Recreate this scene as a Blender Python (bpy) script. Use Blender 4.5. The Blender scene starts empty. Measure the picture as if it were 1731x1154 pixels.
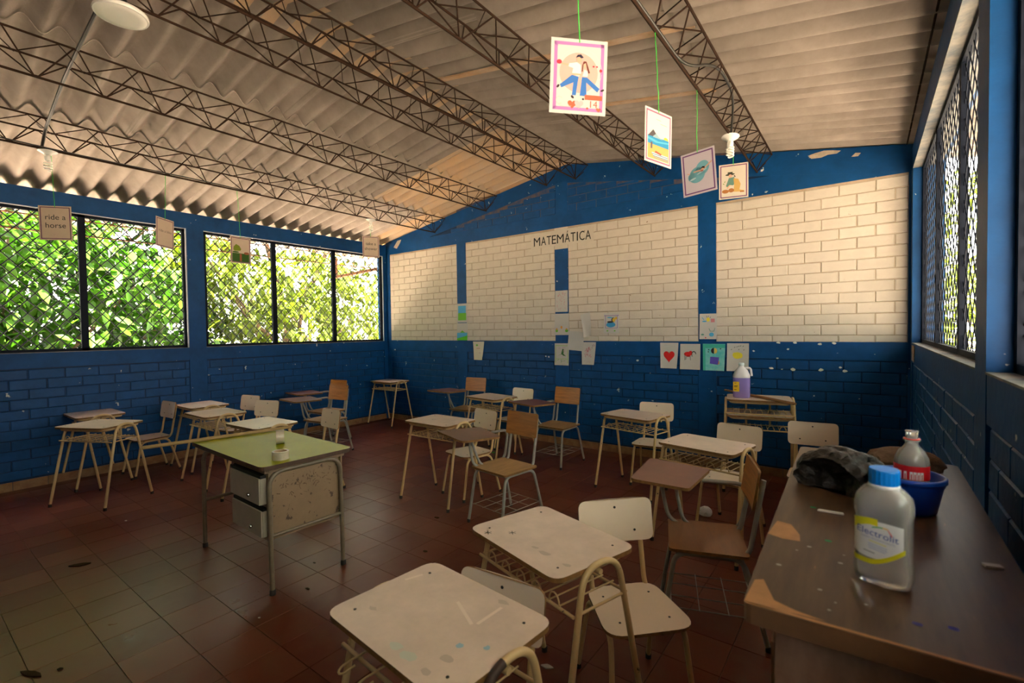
import bpy, bmesh, math, random
import numpy as np
from mathutils import Vector, Matrix, Euler

random.seed(7); rng = np.random.default_rng(7)
scene = bpy.context.scene
COL = scene.collection

# ------------------------------------------------------------------ camera
YAW, PITCH, ROLL, FPX = 0.638483733, -0.0249926237, -0.0136082087, 808.3
CAMH = 1.5
_f = np.array([-math.sin(YAW)*math.cos(PITCH), math.cos(YAW)*math.cos(PITCH), math.sin(PITCH)])
_r = np.array([math.cos(YAW), math.sin(YAW), 0.0]); _u = np.cross(_r, _f)
_r2 = _r*math.cos(ROLL)+_u*math.sin(ROLL); _u2 = -_r*math.sin(ROLL)+_u*math.cos(ROLL)
RM = np.array([_r2, -_u2, _f])
cam_d = bpy.data.cameras.new('camera'); cam = bpy.data.objects.new('camera', cam_d); COL.objects.link(cam)
cam_d.sensor_width = 36.0; cam_d.lens = FPX/1731*36; cam_d.clip_start = 0.02; cam_d.clip_end = 300
cam.matrix_world = Matrix(((_r2[0], _u2[0], -_f[0], 0), (_r2[1], _u2[1], -_f[1], 0), (_r2[2], _u2[2], -_f[2], CAMH), (0, 0, 0, 1)))
cam_d.dof.use_dof = True; cam_d.dof.focus_distance = 4.6; cam_d.dof.aperture_fstop = 4.0
scene.camera = cam

def ray(x, y): return RM.T @ np.array([(x-865.5)/FPX, (y-577)/FPX, 1.0])
def on_z(x, y, z=0.0): d = ray(x, y); return np.array([0, 0, CAMH])+(z-CAMH)/d[2]*d
def on_x(x, y, X): d = ray(x, y); return np.array([0, 0, CAMH])+X/d[0]*d
def on_y(x, y, Y): d = ray(x, y); return np.array([0, 0, CAMH])+Y/d[1]*d

# ------------------------------------------------------------------ world, sun, exposure
world = bpy.data.worlds.new('sky'); scene.world = world; world.use_nodes = True
wb = world.node_tree.nodes['Background']
wb.inputs['Color'].default_value = (1.0, 0.96, 0.90, 1); wb.inputs['Strength'].default_value = 5.0
sun_d = bpy.data.lights.new('sun', 'SUN'); sun = bpy.data.objects.new('sun', sun_d); COL.objects.link(sun)
sun_d.energy = 95.0; sun_d.angle = 0.01; sun_d.color = (1.0, 0.935, 0.84)
sun.rotation_euler = Vector((-0.15, 0.55, -1.0)).to_track_quat('-Z', 'Y').to_euler()   # high, from behind the camera
vs = scene.view_settings
vs.view_transform = 'Standard'; vs.look = 'None'; vs.gamma = 1.0; vs.use_curve_mapping = False
vs.exposure = 1.40
try:
    cy = scene.cycles
    cy.use_denoising = True; cy.max_bounces = 10; cy.diffuse_bounces = 6; cy.glossy_bounces = 4
    cy.transparent_max_bounces = 12; cy.transmission_bounces = 8
    cy.caustics_reflective = False; cy.caustics_refractive = False; cy.sample_clamp_indirect = 8.0
except Exception:
    pass

# ------------------------------------------------------------------ materials
MATS = {}
def mat(name, col, rough=0.6, spec=0.4, noise=0.0, nscale=20.0, col2=None, chip=None, chip_amt=0.0, chip_scale=14.0,
        bump=0.0, bscale=60.0, rnd=0.0, metal=0.0, stretch=None, trans=0.0, alpha=1.0, emit=None, emit_s=0.0, world_pos=False):
    if name in MATS: return MATS[name]
    m = bpy.data.materials.new(name); m.use_nodes = True; nt = m.node_tree; b = nt.nodes['Principled BSDF']
    def N(t, **k):
        n = nt.nodes.new(t)
        for a, v in k.items(): setattr(n, a, v)
        return n
    L = nt.links.new
    b.inputs['Roughness'].default_value = rough
    b.inputs['Specular IOR Level'].default_value = spec
    b.inputs['Metallic'].default_value = metal
    b.inputs['Base Color'].default_value = (*col, 1)
    if trans: b.inputs['Transmission Weight'].default_value = trans
    if alpha < 1: b.inputs['Alpha'].default_value = alpha
    if emit: b.inputs['Emission Color'].default_value = (*emit, 1); b.inputs['Emission Strength'].default_value = emit_s
    need = noise or chip or bump or rnd
    if need:
        if world_pos:
            tc = N('ShaderNodeNewGeometry'); src = tc.outputs['Position']
        else:
            tc = N('ShaderNodeTexCoord'); src = tc.outputs['Object']
        oi = N('ShaderNodeObjectInfo')
        if not world_pos:
            sc = N('ShaderNodeVectorMath', operation='SCALE'); L(oi.outputs['Random'], sc.inputs['Scale']); sc.inputs[0].default_value = (37, 19, 53)
            ad = N('ShaderNodeVectorMath', operation='ADD'); L(src, ad.inputs[0]); L(sc.outputs[0], ad.inputs[1]); src = ad.outputs[0]
        if stretch:
            mp = N('ShaderNodeMapping'); mp.inputs['Scale'].default_value = stretch; L(src, mp.inputs['Vector']); src = mp.outputs[0]
        cur = None
        if noise or rnd:
            nz = N('ShaderNodeTexNoise'); nz.inputs['Scale'].default_value = nscale; nz.inputs['Detail'].default_value = 5; nz.inputs['Roughness'].default_value = 0.65
            L(src, nz.inputs['Vector'])
            cr = N('ShaderNodeMapRange'); cr.inputs['From Min'].default_value = 0.3; cr.inputs['From Max'].default_value = 0.7
            L(nz.outputs['Fac'], cr.inputs['Value'])
            mx = N('ShaderNodeMix', data_type='RGBA'); mx.inputs['A'].default_value = (*col, 1)
            c2 = col2 if col2 else tuple(c*(1-noise) for c in col)
            mx.inputs['B'].default_value = (*c2, 1); L(cr.outputs[0], mx.inputs['Factor']); cur = mx.outputs['Result']
            if rnd:
                hs = N('ShaderNodeHueSaturation'); mr = N('ShaderNodeMapRange'); mr.inputs['To Min'].default_value = 1-rnd; mr.inputs['To Max'].default_value = 1+rnd
                L(oi.outputs['Random'], mr.inputs['Value']); L(mr.outputs[0], hs.inputs['Value']); L(cur, hs.inputs['Color']); cur = hs.outputs[0]
        if chip:
            n2 = N('ShaderNodeTexNoise'); n2.inputs['Scale'].default_value = chip_scale; n2.inputs['Detail'].default_value = 3; n2.inputs['Roughness'].default_value = 0.6
            L(src, n2.inputs['Vector'])
            r2 = N('ShaderNodeMapRange'); r2.inputs['From Min'].default_value = 1-chip_amt; r2.inputs['From Max'].default_value = 1-chip_amt+0.02
            L(n2.outputs['Fac'], r2.inputs['Value'])
            m2 = N('ShaderNodeMix', data_type='RGBA'); m2.inputs['B'].default_value = (*chip, 1); L(r2.outputs[0], m2.inputs['Factor'])
            if cur: L(cur, m2.inputs['A'])
            else: m2.inputs['A'].default_value = (*col, 1)
            cur = m2.outputs['Result']
        if cur: L(cur, b.inputs['Base Color'])
        if bump:
            n3 = N('ShaderNodeTexNoise'); n3.inputs['Scale'].default_value = bscale; n3.inputs['Detail'].default_value = 4; L(src, n3.inputs['Vector'])
            bp = N('ShaderNodeBump'); bp.inputs['Strength'].default_value = bump; bp.inputs['Distance'].default_value = 0.01
            L(n3.outputs['Fac'], bp.inputs['Height']); L(bp.outputs[0], b.inputs['Normal'])
    MATS[name] = m; return m

BLUE = (0.002, 0.070, 0.235)
M_white = mat('white_brick_paint', (0.63, 0.55, 0.455), 0.55, 0.35, noise=0.10, nscale=9, chip=(0.22, 0.14, 0.08), chip_amt=0.262, chip_scale=17, bump=0.25, bscale=30, rnd=0.03)
M_mortar = mat('white_mortar_grime', (0.50, 0.395, 0.285), 0.8, 0.2, noise=0.3, nscale=7)
M_blue = mat('blue_wall_paint', BLUE, 0.5, 0.22, noise=0.35, nscale=5, chip=(0.60, 0.60, 0.56), chip_amt=0.292, chip_scale=13, bump=0.15, bscale=25, world_pos=True)
M_bluebrick = mat('blue_brick_paint', (0.002, 0.066, 0.22), 0.48, 0.25, noise=0.3, nscale=8, chip=(0.5, 0.52, 0.50), chip_amt=0.29, chip_scale=12, bump=0.35, bscale=18, rnd=0.08)
M_bluemortar = mat('blue_mortar', (0.003, 0.026, 0.085), 0.6, 0.3, noise=0.3, nscale=8)
M_gablemortar = mat('gable_mortar', (0.16, 0.10, 0.07), 0.8, 0.2, noise=0.6, nscale=14, col2=(0.02, 0.06, 0.16))
M_cream = mat('cream_laminate', (0.72, 0.565, 0.45), 0.28, 0.4, noise=0.22, nscale=7, chip=(0.30, 0.23, 0.17), chip_amt=0.30, chip_scale=12, rnd=0.05)
M_creamc = mat('cream_chair_laminate', (0.76, 0.62, 0.47), 0.30, 0.5, noise=0.05, nscale=5, rnd=0.06)
M_edge = mat('plywood_edge', (0.26, 0.13, 0.04), 0.6, 0.3, noise=0.5, nscale=40)
M_tube = mat('cream_tube_paint', (0.62, 0.43, 0.20), 0.40, 0.5, noise=0.12, nscale=12, chip=(0.06, 0.035, 0.02), chip_amt=0.30, chip_scale=26)
M_grey = mat('grey_tube_paint', (0.30, 0.29, 0.25), 0.42, 0.5, noise=0.25, nscale=12, chip=(0.10, 0.06, 0.04), chip_amt=0.28, chip_scale=22)
M_rubber = mat('dark_rubber', (0.015, 0.012, 0.010), 0.7)
M_screw = mat('dark_screw', (0.02, 0.015, 0.012), 0.5)
M_wood = mat('varnished_plywood', (0.50, 0.185, 0.028), 0.38, 0.5, noise=0.45, nscale=5, stretch=(1, 7, 12), rnd=0.12, chip=(0.45, 0.27, 0.12), chip_amt=0.27, chip_scale=7)
M_woodseat = mat('worn_plywood', (0.42, 0.24, 0.09), 0.5, 0.4, noise=0.4, nscale=5, stretch=(9, 1.2, 1), rnd=0.12)
M_tablet = mat('brown_laminate', (0.19, 0.070, 0.040), 0.30, 0.5, noise=0.3, nscale=6, rnd=0.15)
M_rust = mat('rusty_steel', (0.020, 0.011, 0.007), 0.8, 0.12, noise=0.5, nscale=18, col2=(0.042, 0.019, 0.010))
M_roof = mat('cement_roof_sheet', (0.42, 0.355, 0.305), 0.85, 0.2, noise=0.4, nscale=2.2, col2=(0.265, 0.22, 0.185), bump=0.25, bscale=70, rnd=0.12)
M_roofs = mat('stained_roof_sheet', (0.56, 0.37, 0.21), 0.85, 0.2, noise=0.5, nscale=3.0, col2=(0.46, 0.36, 0.27), bump=0.25, bscale=70, rnd=0.12)
M_steelblue = mat('dark_blue_steel', (0.006, 0.009, 0.018), 0.6, 0.12)
M_sill = mat('worn_sill', (0.30, 0.28, 0.24), 0.8, 0.2, noise=0.5, nscale=10, col2=(0.10, 0.12, 0.15))
M_paper = mat('paper', (0.55, 0.52, 0.48), 0.7, 0.3, noise=0.05, nscale=10)
M_black = mat('black_plastic', (0.012, 0.012, 0.011), 0.35, 0.5)
M_bulb = mat('white_porcelain', (0.85, 0.83, 0.78), 0.25, 0.5)
M_desk = mat('laminate_with_reflected_green', (0.32, 0.325, 0.008), 0.45, 0.12, noise=0.15, nscale=5, chip=(0.05, 0.04, 0.02), chip_amt=0.26, chip_scale=13)  # laminate colour also carries the green of reflected foliage
M_deskmetal = mat('brown_grey_enamel', (0.28, 0.185, 0.105), 0.45, 0.5, noise=0.25, nscale=7, chip=(0.07, 0.04, 0.025), chip_amt=0.36, chip_scale=22)
M_desktube = mat('brown_grey_tube', (0.20, 0.15, 0.095), 0.4, 0.5, noise=0.3, nscale=20)
M_drawer = mat('cream_grey_enamel', (0.50, 0.43, 0.32), 0.4, 0.5, noise=0.15, nscale=9)
M_chrome = mat('chrome', (0.7, 0.7, 0.68), 0.2, 0.5, metal=1.0)
M_cab = mat('worn_dark_wood_top', (0.032, 0.016, 0.008), 0.36, 0.35, noise=0.5, nscale=5, stretch=(10, 1.2, 1), col2=(0.085, 0.046, 0.022), chip=(0.30, 0.14, 0.05), chip_amt=0.28, chip_scale=5)
M_cabedge = mat('bare_wood_edge', (0.10, 0.055, 0.030), 0.5, 0.4, noise=0.55, nscale=9, col2=(0.20, 0.10, 0.045))
M_cabside = mat('stained_plywood_side', (0.50, 0.31, 0.19), 0.7, 0.3, noise=0.6, nscale=10, stretch=(1, 1, 0.5), col2=(0.20, 0.10, 0.06))
def flat(c, rough=0.6):
    return mat('print_%02x%02x%02x' % tuple(int(max(0, min(1, v))*255) for v in c), c, rough, 0.2)

# floor tile material: colour of each tile from its own place in the grid
TX0, TY0, TS = -2.5, 1.137, 0.25
def floor_mat():
    m = bpy.data.materials.new('red_cement_tile'); m.use_nodes = True; nt = m.node_tree; b = nt.nodes['Principled BSDF']; L = nt.links.new
    g = nt.nodes.new('ShaderNodeNewGeometry')
    s1 = nt.nodes.new('ShaderNodeVectorMath'); s1.operation = 'SUBTRACT'; s1.inputs[1].default_value = (TX0, TY0, 0); L(g.outputs['Position'], s1.inputs[0])
    s2 = nt.nodes.new('ShaderNodeVectorMath'); s2.operation = 'MULTIPLY'; s2.inputs[1].default_value = (1/TS, 1/TS, 0); L(s1.outputs[0], s2.inputs[0])
    fl = nt.nodes.new('ShaderNodeVectorMath'); fl.operation = 'FLOOR'; L(s2.outputs[0], fl.inputs[0])
    wn = nt.nodes.new('ShaderNodeTexWhiteNoise'); L(fl.outputs[0], wn.inputs['Vector'])
    n1 = nt.nodes.new('ShaderNodeTexNoise'); n1.inputs['Scale'].default_value = 0.9; n1.inputs['Detail'].default_value = 4; L(g.outputs['Position'], n1.inputs['Vector'])
    n2 = nt.nodes.new('ShaderNodeTexNoise'); n2.inputs['Scale'].default_value = 9; n2.inputs['Detail'].default_value = 6; L(g.outputs['Position'], n2.inputs['Vector'])
    a = nt.nodes.new('ShaderNodeMix'); a.data_type = 'RGBA'; a.inputs['A'].default_value = (0.095, 0.018, 0.008, 1); a.inputs['B'].default_value = (0.150, 0.042, 0.020, 1); L(wn.outputs['Value'], a.inputs['Factor'])
    r1 = nt.nodes.new('ShaderNodeMapRange'); r1.inputs['From Min'].default_value = 0.42; r1.inputs['From Max'].default_value = 0.72; r1.inputs['To Max'].default_value = 0.55; L(n2.outputs['Fac'], r1.inputs['Value'])
    d = nt.nodes.new('ShaderNodeMix'); d.data_type = 'RGBA'; d.inputs['B'].default_value = (0.125, 0.052, 0.026, 1); L(r1.outputs[0], d.inputs['Factor']); L(a.outputs['Result'], d.inputs['A'])
    L(d.outputs['Result'], b.inputs['Base Color'])
    r2 = nt.nodes.new('ShaderNodeMapRange'); r2.inputs['To Min'].default_value = 0.16; r2.inputs['To Max'].default_value = 0.36; L(n1.outputs['Fac'], r2.inputs['Value'])
    ad = nt.nodes.new('ShaderNodeMath'); ad.operation = 'MULTIPLY_ADD'; ad.inputs[1].default_value = 0.12; L(n2.outputs['Fac'], ad.inputs[0]); L(r2.outputs[0], ad.inputs[2])
    L(ad.outputs[0], b.inputs['Roughness']); b.inputs['Specular IOR Level'].default_value = 0.15
    bp = nt.nodes.new('ShaderNodeBump'); bp.inputs['Strength'].default_value = 0.06; bp.inputs['Distance'].default_value = 0.01; L(n2.outputs['Fac'], bp.inputs['Height']); L(bp.outputs[0], b.inputs['Normal'])
    return m
M_floor = floor_mat()
M_grout = mat('floor_joint', (0.20, 0.105, 0.065), 0.7, 0.2, noise=0.4, nscale=3)

# ------------------------------------------------------------------ mesh helpers
class MB:
    """collects verts/faces with a material index; build() links ONE mesh object"""
    def __init__(s): s.v = []; s.f = []; s.m = []; s.sm = []
    def add(s, verts, faces, mi=0, smooth=False, M=None):
        o = len(s.v)
        for p in verts:
            p = Vector(p)
            if M is not None: p = M @ p
            s.v.append(tuple(p))
        for f in faces: s.f.append([i+o for i in f]); s.m.append(mi); s.sm.append(smooth)
        return s
    def box(s, lo, hi, mi=0, M=None):
        x0, y0, z0 = lo; x1, y1, z1 = hi
        v = [(x0,y0,z0),(x1,y0,z0),(x1,y1,z0),(x0,y1,z0),(x0,y0,z1),(x1,y0,z1),(x1,y1,z1),(x0,y1,z1)]
        return s.add(v, [(0,3,2,1),(4,5,6,7),(0,1,5,4),(1,2,6,5),(2,3,7,6),(3,0,4,7)], mi, False, M)
    def tube(s, pts, r, n=8, mi=0, caps=True, closed=False, M=None):
        P = [Vector(p) for p in pts]; k = len(P); rings = []; up = None
        for i in range(k):
            if closed: t = (P[(i+1) % k]-P[i-1])
            else: t = (P[min(i+1, k-1)]-P[max(i-1, 0)])
            if t.length < 1e-9: t = Vector((0, 0, 1))
            t.normalize()
            if up is None:
                up = Vector((0, 0, 1)) if abs(t.z) < 0.9 else Vector((1, 0, 0))
            a = up - t*up.dot(t)
            if a.length < 1e-6: a = t.orthogonal()
            a.normalize(); up = a; b = t.cross(a)
            rr = r[i] if isinstance(r, (list, tuple)) else r
            rings.append([P[i]+(a*math.cos(2*math.pi*j/n)+b*math.sin(2*math.pi*j/n))*rr for j in range(n)])
        v = [q for g in rings for q in g]; f = []
        for i in range(k if closed else k-1):
            i2 = (i+1) % k
            for j in range(n): f.append((i*n+j, i*n+(j+1) % n, i2*n+(j+1) % n, i2*n+j))
        s.add(v, f, mi, True, M)
        if caps and not closed:
            s.add(rings[0], [tuple(range(n))[::-1]], mi, False, M); s.add(rings[-1], [tuple(range(n))], mi, False, M)
        return s
    def lathe(s, prof, n=20, mi=0, M=None, smooth=True, cap=True):
        v = []; f = []
        for r, z in prof:
            for j in range(n): a = 2*math.pi*j/n; v.append((r*math.cos(a), r*math.sin(a), z))
        for i in range(len(prof)-1):
            for j in range(n): f.append((i*n+j, i*n+(j+1) % n, (i+1)*n+(j+1) % n, (i+1)*n+j))
        s.add(v, f, mi, smooth, M)
        if cap:
            s.add(v[:n], [tuple(range(n))[::-1]], mi, False, M); s.add(v[-n:], [tuple(range(n))], mi, False, M)
        return s
    def slab(s, poly, z0, z1, mi_top=0, mi_side=None, M=None, mi_bot=None):
        n = len(poly); mi_side = mi_top if mi_side is None else mi_side; mi_bot = mi_side if mi_bot is None else mi_bot
        v = [(x, y, z0) for x, y in poly]+[(x, y, z1) for x, y in poly]
        s.add(v, [tuple(range(n, 2*n))], mi_top, False, M); s.add(v, [tuple(range(n))[::-1]], mi_bot, False, M)
        s.add(v, [(i, (i+1) % n, n+(i+1) % n, n+i) for i in range(n)], mi_side, False, M)
        return s
    def mesh(s, name, mats):
        me = bpy.data.meshes.new(name); me.from_pydata(s.v, [], s.f)
        for m in (mats if isinstance(mats, (list, tuple)) else [mats]): me.materials.append(m)
        me.polygons.foreach_set('material_index', s.m); me.polygons.foreach_set('use_smooth', s.sm); me.update()
        return me
    def build(s, name, mats, parent=None, **k): return link(name, s.mesh(name, mats), parent, **k)

def link(name, me, parent=None, loc=None, rot=None, scale=None):
    o = bpy.data.objects.new(name, me); COL.objects.link(o)
    if parent is not None: o.parent = parent
    if loc is not None: o.location = loc
    if rot is not None: o.rotation_euler = rot
    if scale is not None: o.scale = scale
    return o
def tag(o, label, cat, group=None, kind=None):
    o['label'] = label
    if cat: o['category'] = cat
    if group: o['group'] = group
    if kind: o['kind'] = kind
    return o
def thing(name, label, cat, loc=(0, 0, 0), rz=0.0, group=None):
    o = bpy.data.objects.new(name, None); COL.objects.link(o); o.empty_display_size = 0.1
    o.location = loc; o.rotation_euler = (0, 0, rz)
    return tag(o, label, cat, group)
def structure(o, label=None):
    o['kind'] = 'structure'
    if label: o['label'] = label
    return o
def copy_tree(o, parent=None):
    c = o.copy(); COL.objects.link(c); c.parent = parent
    for ch in list(o.children): copy_tree(ch, c)
    return c
def rrect(w, d, r, n=5, w_back=None):
    """rounded rectangle, centre origin; w_back gives another width at +y"""
    wb_ = w if w_back is None else w_back; pts = []
    cs = [(w/2, -d/2), (wb_/2, d/2), (-wb_/2, d/2), (-w/2, -d/2)]
    return round_poly(cs, r, n)
def round_poly(cs, r, n=5):
    out = []; k = len(cs)
    for i in range(k):
        p = Vector(cs[i]); a = Vector(cs[i-1]); b = Vector(cs[(i+1) % k])
        ri = r[i] if isinstance(r, (list, tuple)) else r
        u = (a-p).normalized(); w = (b-p).normalized(); ang = u.angle(w); t = min(ri/math.tan(ang/2), (a-p).length*0.49, (b-p).length*0.49)
        p0 = p+u*t; p1 = p+w*t
        for j in range(n+1):
            s = j/n; out.append(tuple(p0*(1-s)**2+p*2*s*(1-s)+p1*s*s))
    return out
def fillet(pts, r, n=5):
    P = [Vector(p) for p in pts]; out = [tuple(P[0])]
    for i in range(1, len(P)-1):
        p = P[i]; u = (P[i-1]-p); w = (P[i+1]-p); lu, lw = u.length, w.length; u.normalize(); w.normalize()
        rr = r[i-1] if isinstance(r, (list, tuple)) else r
        t = min(rr, lu*0.49, lw*0.49); p0 = p+u*t; p1 = p+w*t
        for j in range(n+1):
            s = j/n; out.append(tuple(p0*(1-s)**2+p*2*s*(1-s)+p1*s*s))
    out.append(tuple(P[-1])); return out
def text_mesh(txt, size, mats, extrude=0.0, align='CENTER', spacing=1.0):
    cu = bpy.data.curves.new('lettering', 'FONT'); cu.body = txt; cu.size = size; cu.align_x = align; cu.extrude = extrude; cu.space_character = spacing
    cu.resolution_u = 3
    ob = bpy.data.objects.new('lettering', cu); COL.objects.link(ob)
    dg = bpy.context.evaluated_depsgraph_get(); me = bpy.data.meshes.new_from_object(ob.evaluated_get(dg))
    bpy.data.objects.remove(ob); bpy.data.curves.remove(cu); me.materials.clear(); me.materials.append(mats); return me

# ------------------------------------------------------------------ room dimensions
YB, XL, XR, YF = 5.36, -6.66, 0.306, -2.7
ZS, ZT = 1.343, 2.805           # sill line and underside of the ring beam
RX, RZ, RK = -3.09, 3.625, 0.163
def roof_z(x): return RZ-RK*abs(x-RX)
COURSE, BL = 0.0985, 0.272

# unit brick, bevelled front (front faces -y), spans x,z in -.5..+.5
def brick_mesh(name, w, h, dep, m, seed):
    r = random.Random(seed); b = 0.005; mb = MB()
    j = lambda a: r.uniform(-a, a)
    x0, x1, z0, z1 = -w/2, w/2, -h/2, h/2
    fr = [(x0+b+j(.0015), j(.001), z0+b+j(.0012)), (x1-b+j(.0015), j(.001), z0+b+j(.0012)), (x1-b+j(.0015), j(.001), z1-b+j(.0012)), (x0+b+j(.0015), j(.001), z1-b+j(.0012))]
    md = [(x0, b, z0), (x1, b, z0), (x1, b, z1), (x0, b, z1)]; bk = [(x0, dep, z0), (x1, dep, z0), (x1, dep, z1), (x0, dep, z1)]
    mb.add(fr+md+bk, [(0,1,2,3)]+[(4+i, 4+(i+1) % 4, (i+1) % 4, i) for i in range(4)]+[(8+i, 8+(i+1) % 4, 4+(i+1) % 4, 4+i) for i in range(4)])
    return mb.mesh(name, m)

def lay_bricks(u0, u1, z0, z1, phase, zbase, top=None):
    """list of (uc, zc, w, h) of bricks filling a rectangle, running bond, cut at the ends"""
    out = []; k0 = math.floor((z0-zbase)/COURSE); k1 = math.ceil((z1-zbase)/COURSE)
    for k in range(k0, k1):
        a = max(z0, zbase+k*COURSE+0.0025); b = min(z1, zbase+(k+1)*COURSE-0.0025)
        if b-a < 0.02: continue
        off = phase+(BL/2 if k % 2 else 0)
        n0 = math.floor((u0-off)/BL)-1; n1 = math.ceil((u1-off)/BL)+1
        for n in range(n0, n1):
            c = max(u0+0.002, off+n*BL+0.0035); d = min(u1-0.002, off+(n+1)*BL-0.0035)
            if d-c < 0.025: continue
            bb = b
            if top is not None:
                bb = min(b, top(c), top(d))
                if bb-a < 0.02: continue
            out.append(((c+d)/2, (a+bb)/2, d-c, bb-a))
    return out
BR = {}
def place_bricks(lst, parent, mtx, m, prefix, lim=None):
    """mtx maps (u, depth, z) wall coordinates to world; full bricks share five meshes"""
    rest = MB()
    for i, (u, z, w, h) in enumerate(lst):
        full = abs(w-(BL-0.007)) < 0.004 and abs(h-(COURSE-0.005)) < 0.004
        if lim is not None and i >= lim:
            me = brick_mesh('cut', w, h, 0.03, m, i)
            M = mtx @ Matrix.Translation((u, 0, z)); rest.add([M @ v.co for v in me.vertices], [list(p.vertices) for p in me.polygons]); bpy.data.meshes.remove(me); continue
        if full:
            key = (prefix, i % 5)
            if key not in BR: BR[key] = brick_mesh('brick', BL-0.007, COURSE-0.005, 0.03, m, i % 5)
            me = BR[key]
        else: me = brick_mesh('brick', w, h, 0.03, m, i)
        o = link('brick', me, parent)
        o.matrix_world = mtx @ Matrix.Translation((u+random.uniform(-.001, .001), random.uniform(-.002, .002), z+random.uniform(-.0015, .0015))) @ Euler((random.uniform(-.012, .012), 0, random.uniform(-.006, .006))).to_matrix().to_4x4()
    if rest.v:
        o = rest.build('brickwork', m, parent); o['kind'] = 'stuff'

# ------------------------------------------------------------------ floor
fl = MB().box((XL-0.15, YF, -0.12), (XR+0.15, YB+0.15, -0.004)).build('floor', M_grout); structure(fl, 'red cement tile floor with dusty worn patches')
tm = []
for q in range(3):
    g = 0.0011+0.0003*q; b = 0.0007; h = TS/2-g
    mb = MB(); mb.add([(-h+b,-h+b,0),(h-b,-h+b,0),(h-b,h-b,0),(-h+b,h-b,0),(-h,-h,-.0012),(h,-h,-.0012),(h,h,-.0012),(-h,h,-.0012),(-h,-h,-.008),(h,-h,-.008),(h,h,-.008),(-h,h,-.008)],
        [(0,1,2,3)]+[(4+i,4+(i+1)%4,(i+1)%4,i) for i in range(4)]+[(8+i,8+(i+1)%4,4+(i+1)%4,4+i) for i in range(4)])
    tm.append(mb.mesh('floor_tile', M_floor))
tiles = []
for i in range(-18, 13):
    for j in range(-17, 18):
        x = TX0+(i+.5)*TS; y = TY0+(j+.5)*TS
        if XL+.02 < x-TS/2+.1 and x < XR+.05 and YF < y-TS/2+.05 and y < YB-.02:
            v = RM @ np.array([x, y, -CAMH]); vis = v[2] > 0.3 and abs(v[0]/v[2]) < 1.12 and v[1]/v[2] < 0.78
            tiles.append((0 if vis else 1, v[2], x, y))
tiles.sort(); rest = MB()
for n, (nv, d, x, y) in enumerate(tiles):
    if n < 300 and not nv: link('floor_tile', tm[n % 3], fl, loc=(x, y, random.uniform(-.0006, .0002)))
    else:
        me = tm[n % 3]; M = Matrix.Translation((x, y, random.uniform(-.0006, .0002))); rest.add([M @ v.co for v in me.vertices], [list(p.vertices) for p in me.polygons])
rest.build('floor_tiling', M_floor, fl)['kind'] = 'stuff'

# ------------------------------------------------------------------ back wall (faces -y)
TB = Matrix.Translation((0, YB, 0))
COLS = [(XL, XL+0.10), (-5.003, -4.822), (-3.268, -3.07), (-1.463, -1.282), (XR-0.02, XR+0.1)]
bw = MB(); GT = lambda x: roof_z(x)-0.035
xs = [XL-0.15, RX, XR+0.15]
front = [(XL-0.15, YB+0.012, -0.1), (XR+0.15, YB+0.012, -0.1), (XR+0.15, YB+0.012, GT(XR+.15)), (RX, YB+0.012, GT(RX)), (XL-0.15, YB+0.012, GT(XL-.15))]
bw.add(front+[(x, YB+0.16, z) for x, y, z in front], [(0,1,2,3,4), (9,8,7,6,5)]+[(i, 5+i, 5+(i+1) % 5, (i+1) % 5) for i in range(5)])
wall_back = structure(bw.build('wall_back', M_bluemortar), 'back wall of painted brick, blue below and cream white above')
def pbox(name, lo, hi, m, parent): return MB().box(lo, hi).build(name, m, parent)
for k, (a, b) in enumerate(COLS):
    z1 = 2.80 if k in (0, 4) else 2.80
    if k == 2:
        pbox('column', (a, YB, 0.0), (b, YB+0.03, 2.53), M_blue, wall_back)
        pbox('white_column_top', (a, YB, 2.53), (b, YB+0.03, ZT), M_white, wall_back)
        pbox('column', (a+0.02, YB, 2.93), (b, YB+0.03, 3.40), M_blue, wall_back)
    else: pbox('column', (a, YB, 0.0), (b, YB+0.03, ZT), M_blue, wall_back)
pbox('lower_band', (XL, YB-0.001, 1.175), (XR+.1, YB+0.03, ZS), M_blue, wall_back)
pbox('ring_beam', (XL, YB-0.001, ZT), (XR+.1, YB+0.03, 2.985), M_blue, wall_back)
mb = MB()   # gable coping band following the roof
for sgn, xe in ((-1, XL), (1, XR+.1)):
    a, b = (xe, RX) if sgn < 0 else (RX, xe)
    hh = 0.20 if sgn < 0 else 0.23
    v = [(a, YB-0.002, GT(a)-hh), (b, YB-0.002, GT(b)-hh), (b, YB-0.002, GT(b)), (a, YB-0.002, GT(a))]
    mb.add(v+[(x, YB+0.03, z) for x, y, z in v], [(0,1,2,3), (1,0,4,5), (5,6,2,1), (0,3,7,4)])
mb.build('gable_band', M_blue, wall_back)
white = []; blue = []; gable = []
panels = [(COLS[i][1], COLS[i+1][0]) for i in range(4)]
ZB = ZS+0.062
for a, b in panels[::-1]:
    white += lay_bricks(a, b, ZS, ZT, 0.195-BL*3, ZB)
    MB().box((a, YB+0.006, ZS), (b, YB+0.02, ZT)).build('mortar_panel', M_mortar, wall_back)
    blue += lay_bricks(a, b, 0.10, 1.175, 0.1, 0.085)
for a, b in ((XL+.5, -3.25), (-3.07, -0.6)):
    gable += lay_bricks(a, b, 2.985, 3.42, 0.05, 2.985, top=lambda x: GT(x)-0.22)
MB().box((-5.0, YB+0.007, 2.95), (-1.0, YB+0.02, 3.38)).build('gable_mortar', M_gablemortar, wall_back)
white.sort(key=lambda t: -t[0])
TBb = Matrix.Translation((0, YB+0.001, 0))
place_bricks(white, wall_back, TBb, M_white, 'w', lim=250)
place_bricks(gable, wall_back, TBb, M_bluebrick, 'g', lim=50)
place_bricks(blue, wall_back, TBb, M_bluebrick, 'b', lim=0)

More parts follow.
